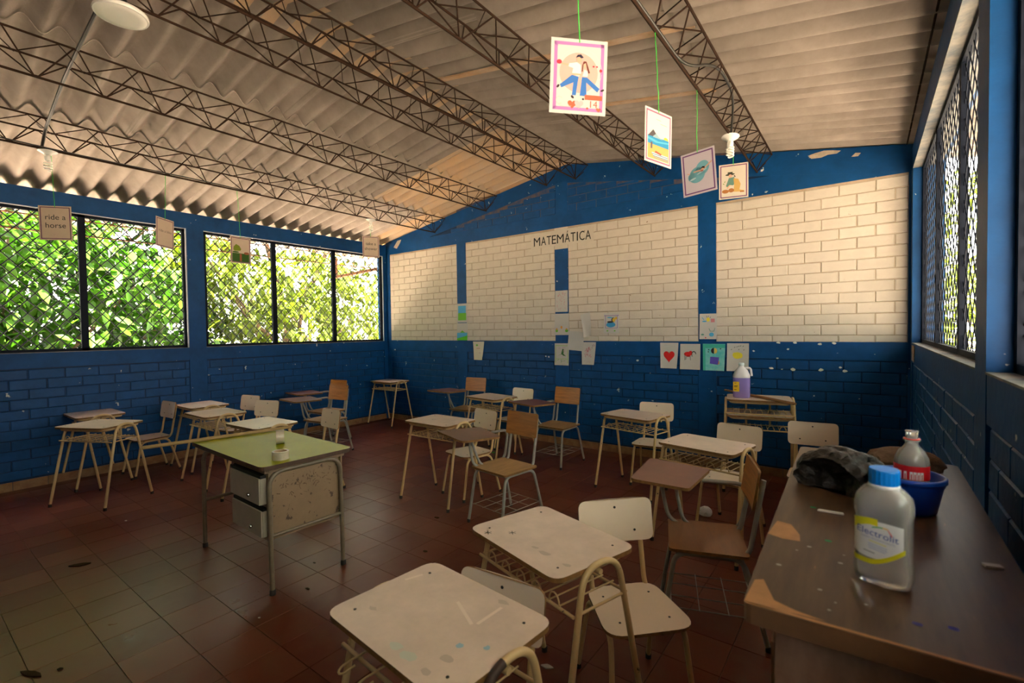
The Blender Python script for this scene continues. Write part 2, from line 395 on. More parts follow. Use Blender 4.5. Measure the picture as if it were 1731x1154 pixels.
def wall_patch(px, poly, m, name='peeled_patch'):
    c = on_y(px[0], px[1], YB); MB().add([(c[0]+x, YB-.0028, c[2]+z) for x, z in poly], [tuple(range(len(poly)))]).build(name, m, wall_back)
M_plaster = mat('bare_plaster', (0.55, 0.45, 0.34), 0.8, 0.2, noise=0.3, nscale=30)
wall_patch((1393, 260), [(-.13, .01), (-.10, -.025), (-.02, -.03), (.03, -.015), (.10, -.02), (.13, .0), (.06, .02), (.0, .03), (-.07, .022)], M_plaster)
wall_patch((1446, 262), [(-.03, -.01), (.02, -.015), (.04, .01), (0, .02)], M_plaster)
wall_patch((672, 412), [(-.10, -.05), (-.02, -.08), (.06, .0), (.10, .06), (.0, .05)], M_plaster)
rp = random.Random(21)
for px in ((1274, 593), (1332, 590), (1314, 605), (1304, 622), (1322, 624), (1341, 624), (1388, 625), (1421, 621), (1428, 627), (1410, 580), (1386, 581), (1344, 579), (1316, 579), (923, 602), (928, 603), (1078, 609), (518, 0)):
    if px[0] < 600: continue
    s_ = rp.uniform(.008, .018); wall_patch(px, [(s_*1.5*math.cos(k*.9)*rp.uniform(.6, 1.1), s_*math.sin(k*.9)*rp.uniform(.5, 1)) for k in range(7)], mat('white_paint_chip', (.68, .66, .60), .7), 'paint_chip')

# ------------------------------------------------------------------ left wall (faces +x) with grilled windows
lw = MB()
LP = [(-2.7, -2.45), (-0.62, -0.44), (2.345, 2.535), (5.29, YB)]      # pillars along y
wall_left = structure(MB().box((XL-0.15, YF, -0.1), (XL-0.012, YB, 1.18)).build('wall_left', M_bluemortar), 'left wall, blue painted brick below a long row of grilled windows')
pbox('sill_band', (XL-0.15, YF, 1.18), (XL, YB, ZS-0.012), M_blue, wall_left)
pbox('ring_beam', (XL-0.15, YF, ZT-0.02), (XL, YB, roof_z(XL)-0.07), M_blue, wall_left)
pbox('light_block_bay', (XL-0.13, -2.45, ZS-0.02), (XL-0.01, -0.62, ZT-.01), M_blue, wall_left)  # unseen bay walled up to cut window light from behind the camera
for a, b in LP: pbox('pillar', (XL-0.15, a, 0.0), (XL+0.002, b, ZT), M_blue, wall_left)
ML = Matrix.Translation((XL-0.006, 0, 0)) @ Matrix.Rotation(math.pi/2, 4, 'Z')   # wall u -> +y, outward -> +x
lst = []
for i in range(3): lst += lay_bricks(LP[i][1], LP[i+1][0], 0.10, 1.18, 0.12, 0.085)
lst = [t for t in lst if t[0] > 0.3]
lst2 = []
place_bricks(lst, wall_left, ML, M_bluebrick, 'l')
M_sash = mat('weathered_sash_edge', (0.42, 0.45, 0.50), 0.5)
def grille(y0, y1, z0, z1, X, pitch, r, name, parent, m, slope=1.25):
    """diamond lattice of rods in the plane x = X"""
    mb = MB(); w = y1-y0; h = z1-z0; dy = h/slope
    for sg in (1, -1):
        n = int((w+dy)/pitch)+2
        for i in range(-1, n):
            a = y0-dy+i*pitch; pa = [a, 0.0]; pb = [a+dy, h]
            t0 = max(0, (y0-a)/dy); t1 = min(1, (y1-a)/dy)
            if t1-t0 < 0.02: continue
            q0 = (X, a+dy*t0, z0+h*t0 if sg > 0 else z1-h*t0); q1 = (X, a+dy*t1, z0+h*t1 if sg > 0 else z1-h*t1)
            mb.tube([q0, q1], r, 4, caps=False)
    return mb.build(name, m, parent)
nwin = 0
def window_left(y0, y1, mulls):
    global nwin; nwin += 1
    z0, z1 = ZS-0.012, ZT-0.02; X = XL-0.05
    w = thing('window_%d' % nwin, 'open steel window with black diamond grille in the left wall', None, (0, 0, 0)); del_cat(w); w['kind'] = 'structure'
    mb = MB(); t = 0.035
    mb.box((X-.02, y0, z0), (X+.02, y1, z0+t)); mb.box((X-.02, y0, z1-t), (X+.02, y1, z1)); mb.box((X-.02, y0, z0), (X+.02, y0+t, z1)); mb.box((X-.02, y1-t, z0), (X+.02, y1, z1))
    mb.build('window_frame', M_steelblue, w)
    MB().box((X+.02, y0, z0-.001), (XL+.004, y1, z0+.006)).build('window_sill', M_sill, w)
    MB().box((XL-.012, y0, z1-.008), (XL+.003, y1, z1)).build('head_edge', M_sash, w)
    MB().box((XL-.012, y1-.012, z0), (XL+.003, y1, z1)).build('jamb_edge', M_sash, w)
    e = [y0]+mulls+[y1]
    for m in mulls: MB().box((X-.02, m-.03, z0), (X+.02, m+.03, z1)).build('mullion', M_steelblue, w)
    for a, b in zip(e[:-1], e[1:]): grille(a+.02, b-.02, z0+.02, z1-.02, X, 0.115, 0.0052, 'grille', w, M_steelblue, 1.15)
def del_cat(o):
    if 'category' in o: del o['category']
window_left(-0.44, 2.345, [0.46, 1.385]); window_left(2.535, 5.29, [3.43, 4.37])

# ------------------------------------------------------------------ right wall (faces -x)
wall_right = structure(MB().box((XR+0.012, YF, -0.1), (XR+0.2, YB, 1.18)).build('wall_right', M_bluemortar), 'dark blue brick wall below grilled windows on the right')
pbox('sill_band', (XR, YF, 1.18), (XR+0.2, YB, ZS-0.004), M_blue, wall_right)
pbox('ring_beam', (XR, YF, ZT), (XR+0.2, YB, roof_z(XR)-0.07), M_blue, wall_right)
RP = [(-2.7, -2.4), (-0.75, -0.55), (2.11, 2.30), (5.22, YB)]
pbox('light_block_bay', (XR+0.01, -2.4, ZS-0.01), (XR+0.19, -0.75, ZT), M_blue, wall_right)  # unseen bay closed to weaken the light from the right
for a, b in RP: pbox('pillar', (XR-0.002, a, 0.0), (XR+0.2, b, ZT), M_blue, wall_right)
MR = Matrix.Translation((XR+0.006, 0, 0)) @ Matrix.Rotation(-math.pi/2, 4, 'Z')
lst = []
for i in range(1, 3): lst += lay_bricks(-RP[i+1][0], -RP[i][1], 0.10, 1.18, 0.07, 0.085)
place_bricks([t for t in lst if t[0] < -1.2], wall_right, MR, M_bluebrick, 'r')
MB().box((XR-.006, YB-.42, 1.20), (XR-.001, YB-.20, 1.325)).build('torn_sticker', mat('torn_sticker', (.30, .10, .05), .7, noise=.9, nscale=22, col2=(.6, .5, .4)), wall_right)
def window_right(y0, y1, mulls):
    global nwin; nwin += 1
    z0, z1 = ZS-0.004, ZT; X = XR+0.075
    w = thing('window_%d' % nwin, 'open steel window with diamond grille in the right wall', None); del_cat(w); w['kind'] = 'structure'
    mb = MB(); t = 0.035
    mb.box((X-.015, y0, z0), (X+.015, y1, z0+t)); mb.box((X-.015, y0, z1-t), (X+.015, y1, z1)); mb.box((X-.015, y0, z0), (X+.015, y0+t, z1)); mb.box((X-.015, y1-t, z0), (X+.015, y1, z1))
    mb.build('window_frame', M_steelblue, w)
    MB().box((XR-.004, y0, z0-.001), (X-.015, y1, z0+.006)).build('window_sill', M_sill, w)
    MB().box((XR-.003, y0, z1-.010), (X+.1, y1, z1)).build('window_head', M_sill, w)
    for m in mulls: MB().box((X-.015, m-.03, z0), (X+.015, m+.03, z1)).build('mullion', M_steelblue, w)
    e = [y0]+mulls+[y1]
    for a, b in zip(e[:-1], e[1:]): grille(a+.02, b-.02, z0+.02, z1-.02, X, 0.115, 0.0025, 'grille', w, M_steelblue, 1.15)
window_right(2.30, 5.22, [3.25, 4.25]); window_right(-0.55, 2.11, [0.35, 1.25])

# front wall behind the camera
wf = MB(); wf.add([(XL-.15, YF, -.1), (XR+.2, YF, -.1), (XR+.2, YF, GT(XR+.2)), (RX, YF, GT(RX)), (XL-.15, YF, GT(XL-.15))], [(0,1,2,3,4)])
wf.add([(XL-.15, YF-.12, -.1), (XR+.2, YF-.12, -.1), (XR+.2, YF-.12, GT(XR+.2)), (RX, YF-.12, GT(RX)), (XL-.15, YF-.12, GT(XL-.15))], [(4,3,2,1,0)])
structure(wf.build('wall_front', mat('front_wall_paint', (0.10, 0.15, 0.24), 0.6, noise=0.1)), 'plain blue painted front wall')

# skirting tiles
M_skirt = mat('skirting_tile', (0.20, 0.085, 0.035), 0.5, 0.4, noise=0.5, nscale=12, rnd=0.15, col2=(0.30, 0.18, 0.08))
for side in ('back', 'left', 'right'):
    e = bpy.data.objects.new('baseboard_'+side, None); COL.objects.link(e); structure(e, 'low brown tile skirting along the %s wall' % side)
    me = MB().box((-.123, -.012, 0), (.123, 0, .085)).mesh('skirting_tile', M_skirt)
    a, b = (XL, XR) if side == 'back' else (YF, YB)
    for i in range(int((b-a)/TS)+1):
        u = a+(i+.5)*TS
        if u+.12 > b: continue
        if side == 'back': link('skirting_tile', me, e, loc=(u, YB, 0))
        elif side == 'left': link('skirting_tile', me, e, loc=(XL, u, 0), rot=(0, 0, math.pi/2))
        elif u > 1.5: link('skirting_tile', me, e, loc=(XR, u, 0), rot=(0, 0, -math.pi/2))
# ------------------------------------------------------------------ roof of corrugated cement sheets
PITCH_W, AMP = 0.177, 0.042
ceiling = bpy.data.objects.new('ceiling', None); COL.objects.link(ceiling); structure(ceiling, 'underside of a corrugated cement sheet gable roof')
def sheet_mesh(L, waves, m, dz0, dz1):
    """local x runs down the slope 0..L (horizontal), y across; z follows the slope with offsets at both ends"""
    n = waves*12; mb = MB(); vs_ = []; th = 0.007
    for top in (0, 1):
        for ix, (x, dz) in enumerate(((0, dz0), (L*.5, (dz0+dz1)/2), (L, dz1))):
            for j in range(n+1):
                y = (j/n-0.5)*(waves*PITCH_W+0.06)
                vs_.append((x, y, -RK*x+dz+AMP*math.cos(2*math.pi*y/PITCH_W)+top*th))
    w = n+1; f = []
    for top in (0, 1):
        for ix in range(2):
            for j in range(n):
                a = top*3*w+ix*w+j; q = (a, a+w, a+w+1, a+1) if top == 0 else (a, a+1, a+w+1, a+w); f.append(q)
    mb.add(vs_, f, 0, True)
    e = []
    for ix in (0, 2):
        for j in range(n): a = ix*w+j; e.append((a, a+1, a+1+3*w, a+3*w) if ix == 0 else (a+1, a, a+3*w, a+1+3*w))
    for j in (0, n):
        for ix in range(2): a = ix*w+j; e.append((a, a+3*w, a+w+3*w, a+w))
    mb.add(vs_, e, 0, False)
    return mb.mesh('roof_sheet', m)
rows_l = [(-3.02, -4.40, 0.040), (-4.22, -5.44, 0.018), (-5.26, -7.55, -0.004)]
rows_r = [(-3.16, -1.80, 0.028), (-1.94, -0.74, 0.014), (-0.90, 1.55, 0.0)]  # last row: right eave lengthened out of view to cut sky light
for sgn, rows in ((-1, rows_l), (1, rows_r)):
    for ri, (xa, xb, off) in enumerate(rows):
        L = abs(xb-xa); mesh_p = sheet_mesh(L, 5, M_roof, off, off); mesh_s = sheet_mesh(L, 5, M_roofs, off, off)
        z0 = RZ-RK*(abs(xa-RX) if (xa-RX)*sgn > 0 else -abs(xa-RX))
        W = 5*PITCH_W; y = YF-0.3; k = 0
        while y < YB+0.35:
            st = (sgn < 0 and ri < 2 and y > 3.3) or (sgn < 0 and ri == 2 and y > 4.2)
            link('roof_sheet', mesh_s if st else mesh_p, ceiling, loc=(xa, y+W/2, z0+random.uniform(-.003, .003)+(0.004 if k % 2 else 0)), rot=(0, 0, math.pi if sgn < 0 else 0))
            y += W; k += 1
# stained timber strips tucked against the right slope
M_strip = mat('stained_strip', (0.50, 0.28, 0.13), 0.75, 0.3, noise=0.6, nscale=4, col2=(0.58, 0.45, 0.34))
for y, x0, x1 in ((2.86, -2.80, -0.80), (3.76, -1.95, -0.90)):
    mb = MB(); z0, z1 = roof_z(x0)-.034, roof_z(x1)-.034
    mb.add([(x0,y-.024,z0),(x1,y-.024,z1),(x1,y+.024,z1),(x0,y+.024,z0),(x0,y-.024,z0+.012),(x1,y-.024,z1+.012),(x1,y+.024,z1+.012),(x0,y+.024,z0+.012)], [(3,2,1,0),(4,5,6,7),(0,1,5,4),(1,2,6,5),(2,3,7,6),(3,0,4,7)])
    mb.build('stained_strip', M_strip, ceiling)
# ridge cap
mb = MB(); v = []
for y in (YF-.3, YB+.35): v += [(RX-.22, y, RZ-.22*RK+.045), (RX, y, RZ+.05), (RX+.22, y, RZ-.22*RK+.045)]
mb.add(v, [(0,1,4,3), (1,2,5,4)]); mb.build('ridge_cap', M_roofs, ceiling)

# ------------------------------------------------------------------ lattice purlins of welded rod
NODE = 0.348
def purlin(x, label, y0=YF, y1=YB-0.02, zoff=0.0, half=0.115, depth=0.225, m=None):
    m = m or M_rust
    t = thing('lattice_purlin', label, 'roof truss', (x, 0, roof_z(x)+zoff), 0.0, 'rusty lattice purlins under the roof')
    sl = -RK if x > RX else RK
    tz = lambda dx: -0.062+sl*dx
    L, Rr, Bq = (-half, tz(-half)), (half, tz(half)), (0.0, -0.03-depth)
    for (px, pz), q in ((L, 0), (Rr, 0), (Bq, 1)):
        ye = y1 if not q else y1-0.10
        pts = [(px, y0, pz), (px, ye, pz)]
        MB().tube(pts, 0.0085 if q else 0.0075, 6).build('chord', m, t)
    n = int((y1-y0)/NODE)
    for px, pz in (L, Rr):
        pts = []
        for i in range(n):
            yb = y1-0.12-i*NODE; e = 0.012
            pts += [(Bq[0], yb+e, Bq[1]+.008), (Bq[0], yb-e, Bq[1]+.008), (px, yb-NODE/2+e, pz-.006), (px, yb-NODE/2-e, pz-.006)]
        MB().tube(pts, 0.0048, 5).build('web_bar', m, t)
    pts = []
    for i in range(2*n):
        yb = y1-0.03-i*NODE/2; p = L if i % 2 else Rr
        pts += [(p[0], yb, p[1]-.006)]
    MB().tube(pts, 0.0048, 5).build('top_lacing', m, t)
    mb = MB()     # end fan that carries the purlin on the wall
    for px, pz in (L, Rr): mb.tube([(0, y1-.11, Bq[1]), (px, y1, pz)], 0.0045, 5); mb.tube([(0, y1-.11, Bq[1]), (px*.5, y1, pz-.07)], 0.0045, 5)
    mb.build('end_bracket', m, t)
    return t
PX = [(-5.33, 'rusty lattice purlin nearest the left windows, with two bulbs under it'), (-4.31, 'rusty lattice purlin second from the left windows'), (-3.30, 'rusty lattice purlin left of the ridge carrying the round lamp'),
      (-2.88, 'rusty lattice purlin just right of the roof ridge'), (-1.89, 'rusty lattice purlin on the right slope with nothing hung from it'), (-0.87, 'rusty lattice purlin on the right slope that carries the picture cards')]
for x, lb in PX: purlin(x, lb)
M_rust2 = mat('sunlit_rusty_steel', (0.22, 0.095, 0.035), 0.7, 0.3, noise=0.4, nscale=14)  # lighter copy of the rusty steel, sunlight put into its colour
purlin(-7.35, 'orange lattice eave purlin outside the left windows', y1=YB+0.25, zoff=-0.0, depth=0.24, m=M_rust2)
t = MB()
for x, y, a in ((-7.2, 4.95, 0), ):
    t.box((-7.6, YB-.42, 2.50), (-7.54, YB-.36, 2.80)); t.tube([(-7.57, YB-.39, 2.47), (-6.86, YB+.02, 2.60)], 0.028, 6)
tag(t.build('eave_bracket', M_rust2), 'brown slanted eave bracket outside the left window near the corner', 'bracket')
# thin edge rod under the right eave
x = XR-0.035; mb = MB().tube([(x, YF, roof_z(x)-.034), (x, YB, roof_z(x)-.034)], 0.006, 6)
tag(mb.build('eave_rod', M_rust), 'thin dark rod under the roof sheets along the right wall', 'rod')

# ------------------------------------------------------------------ school desks
def make_desk(label, hook=False):
    t = thing('school_desk', label, 'desk', group='cream school desks')
    MB().slab(rrect(0.53, 0.395, 0.05), 0.684, 0.700, 0, 1).build('desktop', [M_cream, M_edge], t)
    for sx in (-1, 1):
        for sy in (-1, 1):
            MB().lathe([(0.0045, 0), (0.0045, 0.0012)], 8).build('screw', M_screw, t, loc=(sx*.205, sy*.135, .7))
    loop = [(x, y, 0.672) for x, y in rrect(0.47, 0.335, 0.06, 4)]
    MB().tube(loop, 0.011, 8, closed=True).build('top_frame', M_tube, t)
    for s in (-1, 1):
        za = .706 if s > 0 else .685
        pts = fillet([(s*.292, -.218, .012), (s*.274, -.082, za), (s*.274, .082, za), (s*.292, .218, .012)], 0.085, 8)
        lg = MB().tube(pts, 0.0112, 10).build('leg_arch', M_tube, t)
        for y in (-.218, .218): MB().lathe([(.0135, 0), (.0135, .022), (.011, .026)], 10).build('foot_cap', M_rubber, lg, loc=(s*.292, y, 0))
        MB().tube([(s*.225, 0, .672), (s*.274, 0, .672)], 0.010, 8).build('frame_joint', M_tube, t)
        MB().tube([(s*.278, -.12, .566), (s*.278, .12, .566)], 0.0055, 6).build('side_bar', M_tube, t)
        MB().tube([(s*.10, .10, .568), (s*.10, .10, .668)], 0.009, 8).build('hanger', M_tube, t)
    for y, z in ((-.135, .566), (.12, .566)): MB().tube([(-.28, y, z), (.28, y, z)], 0.0062, 6).build('basket_bar', M_tube, t)
    for i in range(5):
        x = (i-2)*0.093; r = 0.026; pts = [(x-r, .13, .574)]
        if hook:
            pts = [(x, .13, .574), (x, -.17, .574)]
            for k in range(9): a = math.pi*k/8; pts.append((x+.014-.014*math.cos(a), -.17-.02*math.sin(a)-.015, .572-.006*math.sin(a)))
            pts.append((x+.028, -.165, .574))
        else:
            pts.append((x-r, -.13, .574))
            for k in range(9): a = math.pi*k/8; pts.append((x-r*math.cos(a), -.136, .574+.036*math.sin(a)))
            pts += [(x+r, -.13, .574), (x+r, .13, .574)]
        MB().tube(pts, 0.0032, 5).build('basket_wire', M_tube, t)
    return t
DESKS = [  # x, y, rot deg, label
 (-0.965, 0.930, -5.6, 'nearest cream desk at the bottom of the photo, with wire hooks under its edge'),
 (-0.985, 1.545, -17, 'second nearest cream desk with a chipped far edge and a hooped leg'),
 (-0.885, 3.42, -11, 'cream desk with looped wire basket behind the red-brown tablet arm'),
 (-1.725, 4.22, -11, 'cream desk below the heart and horse drawings'),
 (-3.06, 3.03, 0, 'cream desk just behind the brown tablet-arm chair in the room centre'),
 (-3.63, 4.46, -8, 'small cream desk by the back wall between two wooden tablet chairs'),
 (-6.20, 5.02, 0, 'lone cream desk standing in the far left corner'),
 (-5.575, 1.235, 26, 'leftmost front cream desk turned at an angle'),
 (-6.375, 1.37, 0, 'cream desk against the left wall behind the angled desk'),
 (-6.07, 2.24, 0, 'cream desk by the left wall below the window pillar'),
 (-5.32, 2.09, 0, 'cream desk with a hooped leg left of the olive teacher desk'),
 (-4.34, 2.08, 3, 'cream desk hidden behind the olive teacher desk'),
 (-0.80, 4.88, 12, 'lower cream desk of the stacked pair below the yellow flower drawing'),
]
d0 = make_desk('x'); dh = make_desk(DESKS[0][3], True)
first = True
for i, (x, y, a, lb) in enumerate(DESKS):
    if i == 0: o = dh
    elif first: o = d0; first = False
    else: o = copy_tree(d0)
    o.location = (x, y, 0); o.rotation_euler = (0, 0, math.radians(a)); o['label'] = lb
o = copy_tree(d0); o.location = (-0.80, 4.88, 0.142); o.rotation_euler = (0, 0, math.radians(12)); o['label'] = 'upper cream desk of the stacked pair, with the purple jug on it'
# marks on the two nearest desks
def desk_mark(desk, px, poly, m, name):
    c = on_z(px[0], px[1], .7006); bpy.context.view_layer.update(); M = desk.matrix_world.inverted()
    MB().add([M @ Vector((c[0]+x, c[1]+y, .7007)) for x, y in poly], [tuple(range(len(poly)))]).build(name, m, desk)
blob = lambda s, n=9, e=1.0, q=1: [(s*e*math.cos(k*2*math.pi/n)*random.uniform(.6, 1.1), s*math.sin(k*2*math.pi/n)*random.uniform(.6, 1.1)) for k in range(n)]
M_bspot = mat('blue_paint_spot', (.30, .45, .52), .5); M_gspot = mat('green_paint_smear', (.52, .52, .42), .5); M_pencil = mat('pencil_smudge', (.50, .40, .32), .6); M_scr = mat('pale_scratch', (.75, .615, .495), .35)
bpy.context.view_layer.update()
for px, s_ in (((777, 1090), .012), ((823, 1095), .010)): desk_mark(dh, px, blob(s_), M_bspot, 'paint_spot')
for px, s_ in (((690, 1108), .018), ((668, 1092), .016)): desk_mark(dh, px, blob(s_, 9, 1.6), M_gspot, 'paint_smear')
for px, s_ in (((755, 1112), .014), ((850, 1018), .012), ((630, 1028), .010), ((720, 1135), .012)): desk_mark(dh, px, blob(s_, 9, 1.8), M_pencil, 'pencil_smudge')
for px, a, l in (((785, 1035), -.5, .06), ((828, 1040), 1.5, .05), ((700, 975), 1.2, .03)):
    dx, dy = math.cos(a)*l, math.sin(a)*l; nx, ny = -math.sin(a)*.005, math.cos(a)*.005
    desk_mark(dh, px, [(-dx-nx, -dy-ny), (dx-nx, dy-ny), (dx+nx, dy+ny), (-dx+nx, -dy+ny)], M_scr, 'pale_scratch')
for px in ((825, 900), (866, 900)):
    for a in (.2, 1.2, 2.3):
        dx, dy = math.cos(a)*.016, math.sin(a)*.016; nx, ny = -math.sin(a)*.0016, math.cos(a)*.0016
        desk_mark(d0, px, [(-dx-nx, -dy-ny), (dx-nx, dy-ny), (dx+nx, dy+ny), (-dx+nx, -dy+ny)], M_screw, 'ink_stroke')
for px, s_ in (((921, 935), .016), ((905, 925), .010), ((958, 955), .010)): desk_mark(d0, px, blob(s_, 9, 2.0), M_pencil, 'pencil_smudge')
arch = fillet([(.292, -.218, .012), (.274, -.082, .706), (.274, .082, .706), (.292, .218, .012)], 0.085, 8)
MB().tube([(p[0], p[1], p[2]) for p in arch[3:9]], .0120, 10).build('peeled_paint', mat('bare_dark_steel', (.045, .025, .018), .6), dh)
# ------------------------------------------------------------------ cream chairs
def tube_frame(t, m, seat_z, hw, back_top, fy=-.19, ry=.225, r=0.0105):
    for s in (-1, 1):
        pts = fillet([(s*(hw+.02), fy, .012), (s*hw, fy+.065, seat_z-.02), (s*hw, ry-.10, seat_z-.02), (s*(hw+.02), ry, .012)], 0.06, 6)
        lg = MB().tube(pts, r, 10).build('leg_frame', m, t)
        for y in (fy, ry): MB().lathe([(.013, 0), (.013, .022), (.0105, .026)], 10).build('foot_cap', M_rubber, lg, loc=(s*(hw+.02), y, 0))
        pts = fillet([(s*(hw-.025), -.06, seat_z-.02), (s*(hw-.025), .16, seat_z-.02), (s*(hw-.03), .225, back_top-.02)], 0.06, 7)
        MB().tube(pts, r, 10).build('back_post', m, t)
    for y in (fy+.075, .07): MB().tube([(-hw, y, seat_z-.022), (hw, y, seat_z-.022)], r*.85, 8).build('cross_bar', m, t)
def back_plate(t, mats, w, z0, z1, y, tilt, seg=8, curve=.012, r=.035):
    """gently curved backrest plate"""
    h = z1-z0; out = rrect(w, h, r, 5); mb = MB(); M = Matrix.Translation((0, y, (z0+z1)/2)) @ Matrix.Rotation(tilt, 4, 'X')
    bend = lambda x: curve*((2*x/w)**2)
    n = len(out); th = .010
    f = [(x, -th-bend(x), z) for x, z in out]; b = [(x, -bend(x), z) for x, z in out]
    def grid(side, dy, flip):
        cols = 8; v = []; fc = []
        # fan by vertical strips so the curve shows
        xs_ = sorted(set([round(p[0], 5) for p in out]+[round((w/2-r)*(k/5-1), 5) for k in range(1, 10)]))
        for xx in xs_:
            zs = [p[1] for p in out if abs(p[0]-xx) < 1e-4] or [-h/2, h/2]; v += [(xx, dy-bend(xx), min(zs)), (xx, dy-bend(xx), max(zs))]
        for k in range(len(xs_)-1):
            q = (2*k, 2*k+2, 2*k+3, 2*k+1); fc.append(q if not flip else q[::-1])
        mb.add(v, fc, 0, True, M)
    grid(0, -th, False); grid(1, 0, True)
    mb.add(f+b, [(i, n+i, n+(i+1) % n, (i+1) % n) for i in range(n)], 1, False, M)
    return mb.build('backrest', mats, t), M
def make_chair(label):
    t = thing('school_chair', label, 'chair', group='cream school chairs')
    MB().slab(rrect(.355, .335, .075, 6, w_back=.30), .378, .390, 0, 1).build('seat', [M_creamc, M_edge], t, loc=(0, -.01, 0))
    tube_frame(t, M_tube, .385, .145, .735)
    b, M = back_plate(t, [M_creamc, M_edge], .335, .565, .745, .205, math.radians(-9))
    for x, z in ((0, .055), (-.085, -.045), (.085, -.045)):
        p = M @ Vector((x, -.0115-.012*(2*x/.335)**2, z)); MB().lathe([(.0055, -.001), (.0055, .0015)], 8, M=Matrix.Rotation(math.pi/2, 4, 'X')).build('screw', M_screw, t, loc=p)
    for x in (-.10, .10):
        for y in (-.10, .08): MB().lathe([(.005, 0), (.005, .0012)], 8).build('screw', M_screw, t, loc=(x, y, .39))
    return t
CHAIRS = [
 (-0.925, 1.00, 4, 'cream chair pushed in behind the nearest desk, backrest just showing'),
 (-0.745, 1.80, 46, 'cream chair turned sideways beside the second nearest desk, seat in view'),
 (-0.815, 3.77, -10, 'cream chair behind the desk with the looped wire basket'),
 (-1.67, 4.52, 8, 'cream chair tucked behind the desk below the heart drawing'),
 (-0.315, 4.17, 6, 'cream chair standing behind the far end of the dark wood cabinet'),
 (-2.93, 3.27, -12, 'cream chair behind the central desk, partly hidden by the brown tablet'),
 (-3.55, 4.80, -3, 'cream chair at the small desk by the back wall'),
 (-6.28, 1.80, 4, 'cream chair by the left wall seen from the side'),
 (-5.97, 2.56, 11, 'cream chair behind the desk by the left window pillar'),
 (-5.33, 2.46, 18, 'cream chair behind the desk left of the teacher desk'),
 (-4.21, 2.48, -4, 'cream chair just beyond the far corner of the olive teacher desk'),
]
c0 = make_chair('x')
for i, (x, y, a, lb) in enumerate(CHAIRS):
    o = c0 if i == 0 else copy_tree(c0)
    o.location = (x, y, 0); o.rotation_euler = (0, 0, math.radians(a)); o['label'] = lb
c0.scale = (.96, .96, .945)
# ------------------------------------------------------------------ wooden tablet-arm chairs
def make_tablet_chair(label):
    t = thing('tablet_arm_chair', label, 'chair', group='wooden tablet-arm chairs')
    MB().slab(rrect(.385, .36, .025, 4), .418, .432, 0, 1).build('seat', [M_woodseat, M_edge], t, loc=(0, -.02, 0))
    tube_frame(t, M_grey, .425, .165, .80, fy=-.235, ry=.235, r=.0115)
    back_plate(t, [M_wood, M_edge], .335, .635, .825, .205, math.radians(-9), r=.018)
    tab = [(-.50, -.30), (-.05, -.40), (.05, -.10), (-.34, .035)]
    MB().slab(round_poly(tab, [.03, .05, .03, .03], 4), .668, .684, 0, 1).build('tablet', [M_tablet, M_edge], t)
    MB().tube(fillet([(-.188, -.05, .405), (-.188, .165, .405), (-.188, .215, .657), (-.20, -.02, .657)], .07, 6), .0112, 8).build('arm_tube', M_grey, t)
    MB().tube(fillet([(-.155, .02, .405), (-.165, -.12, .42), (-.24, -.17, .657)], .06, 5), .0105, 8).build('tablet_support', M_grey, t)
    MB().tube(fillet([(-.155, -.12, .405), (-.165, -.20, .45), (-.165, -.24, .657)], .05, 5), .0105, 8).build('tablet_support', M_grey, t)
    for x in (-.17, -.06, .06, .17): MB().tube([(x, -.20, .135), (x, .205, .135)], .0028, 5).build('rack_wire', M_grey, t)
    for y in (-.19, -.06, .07, .195): MB().tube([(-.18, y, .137), (.18, y, .137)], .0028, 5).build('rack_wire', M_grey, t)
    return t
TCH = [
 (-2.28, 2.97, -8, 'wooden tablet-arm chair with grey legs in the middle of the room'),
 (-2.78, 4.60, -3, 'wooden tablet-arm chair against the back wall below the loose papers'),
 (-4.42, 4.93, 8, 'wooden tablet-arm chair near the back wall left of the small desk'),
 (-5.38, 3.37, 8, 'nearer of two wooden tablet-arm chairs by the left wall'),
 (-5.95, 3.74, 6, 'farther of two wooden tablet-arm chairs by the left wall'),
 (-0.64, 2.53, -71, 'wooden tablet-arm chair facing left beside the dark wood cabinet'),
]
w0 = make_tablet_chair('x')
for i, (x, y, a, lb) in enumerate(TCH):
    o = w0 if i == 0 else copy_tree(w0)
    o.location = (x, y, 0); o.rotation_euler = (0, 0, math.radians(a)); o['label'] = lb
M_seatdark = mat('dark_varnished_seat', (0.26, 0.105, 0.025), 0.3, 0.5, noise=0.3, nscale=6, stretch=(1, 5, 1))
for ch in o.children:
    if ch.name.startswith('seat'): ch.data = ch.data.copy(); ch.data.materials[0] = M_seatdark
# ------------------------------------------------------------------ teacher desk
td = thing('teacher_desk', 'olive green topped metal teacher desk with two drawers', 'desk', (-3.225, 1.585, 0), math.radians(-2))
MB().slab(rrect(1.09, .575, .05, 5), .727, .752, 0, 1).build('desktop', [M_desk, mat('scuffed_dark_edge', (0.10, 0.055, 0.03), 0.5, noise=0.5, nscale=20)], td)
for s in (-1, 1):
    pts = fillet([(s*.505, -.225, .012), (s*.492, -.225, .70), (s*.492, .225, .70), (s*.505, .225, .012)], .10, 8)
    lg = MB().tube(pts, .0135, 10).build('leg_arch', M_desktube, td)
    for y in (-.225, .225): MB().lathe([(.017, 0), (.017, .025), (.0135, .03)], 10).build('foot_cap', M_rubber, lg, loc=(s*.505, y, 0))
    MB().tube([(s*.498, -.225, .335), (s*.498, .225, .335)], .011, 8).build('end_rail', M_desktube, td)
MB().tube([(-.498, .0, .42), (-.05, .0, .42)], .011, 8).build('stretcher', M_desktube, td)
MB().box((.470, -.222, .335), (.480, .222, .70)).build('end_panel', M_deskmetal, td)
MB().box((-.49, .232, .33), (.49, .240, .70)).build('modesty_panel', M_deskmetal, td)
MB().box((-.50, -.25, .700), (.50, .25, .727)).build('top_rim', M_deskmetal, td)
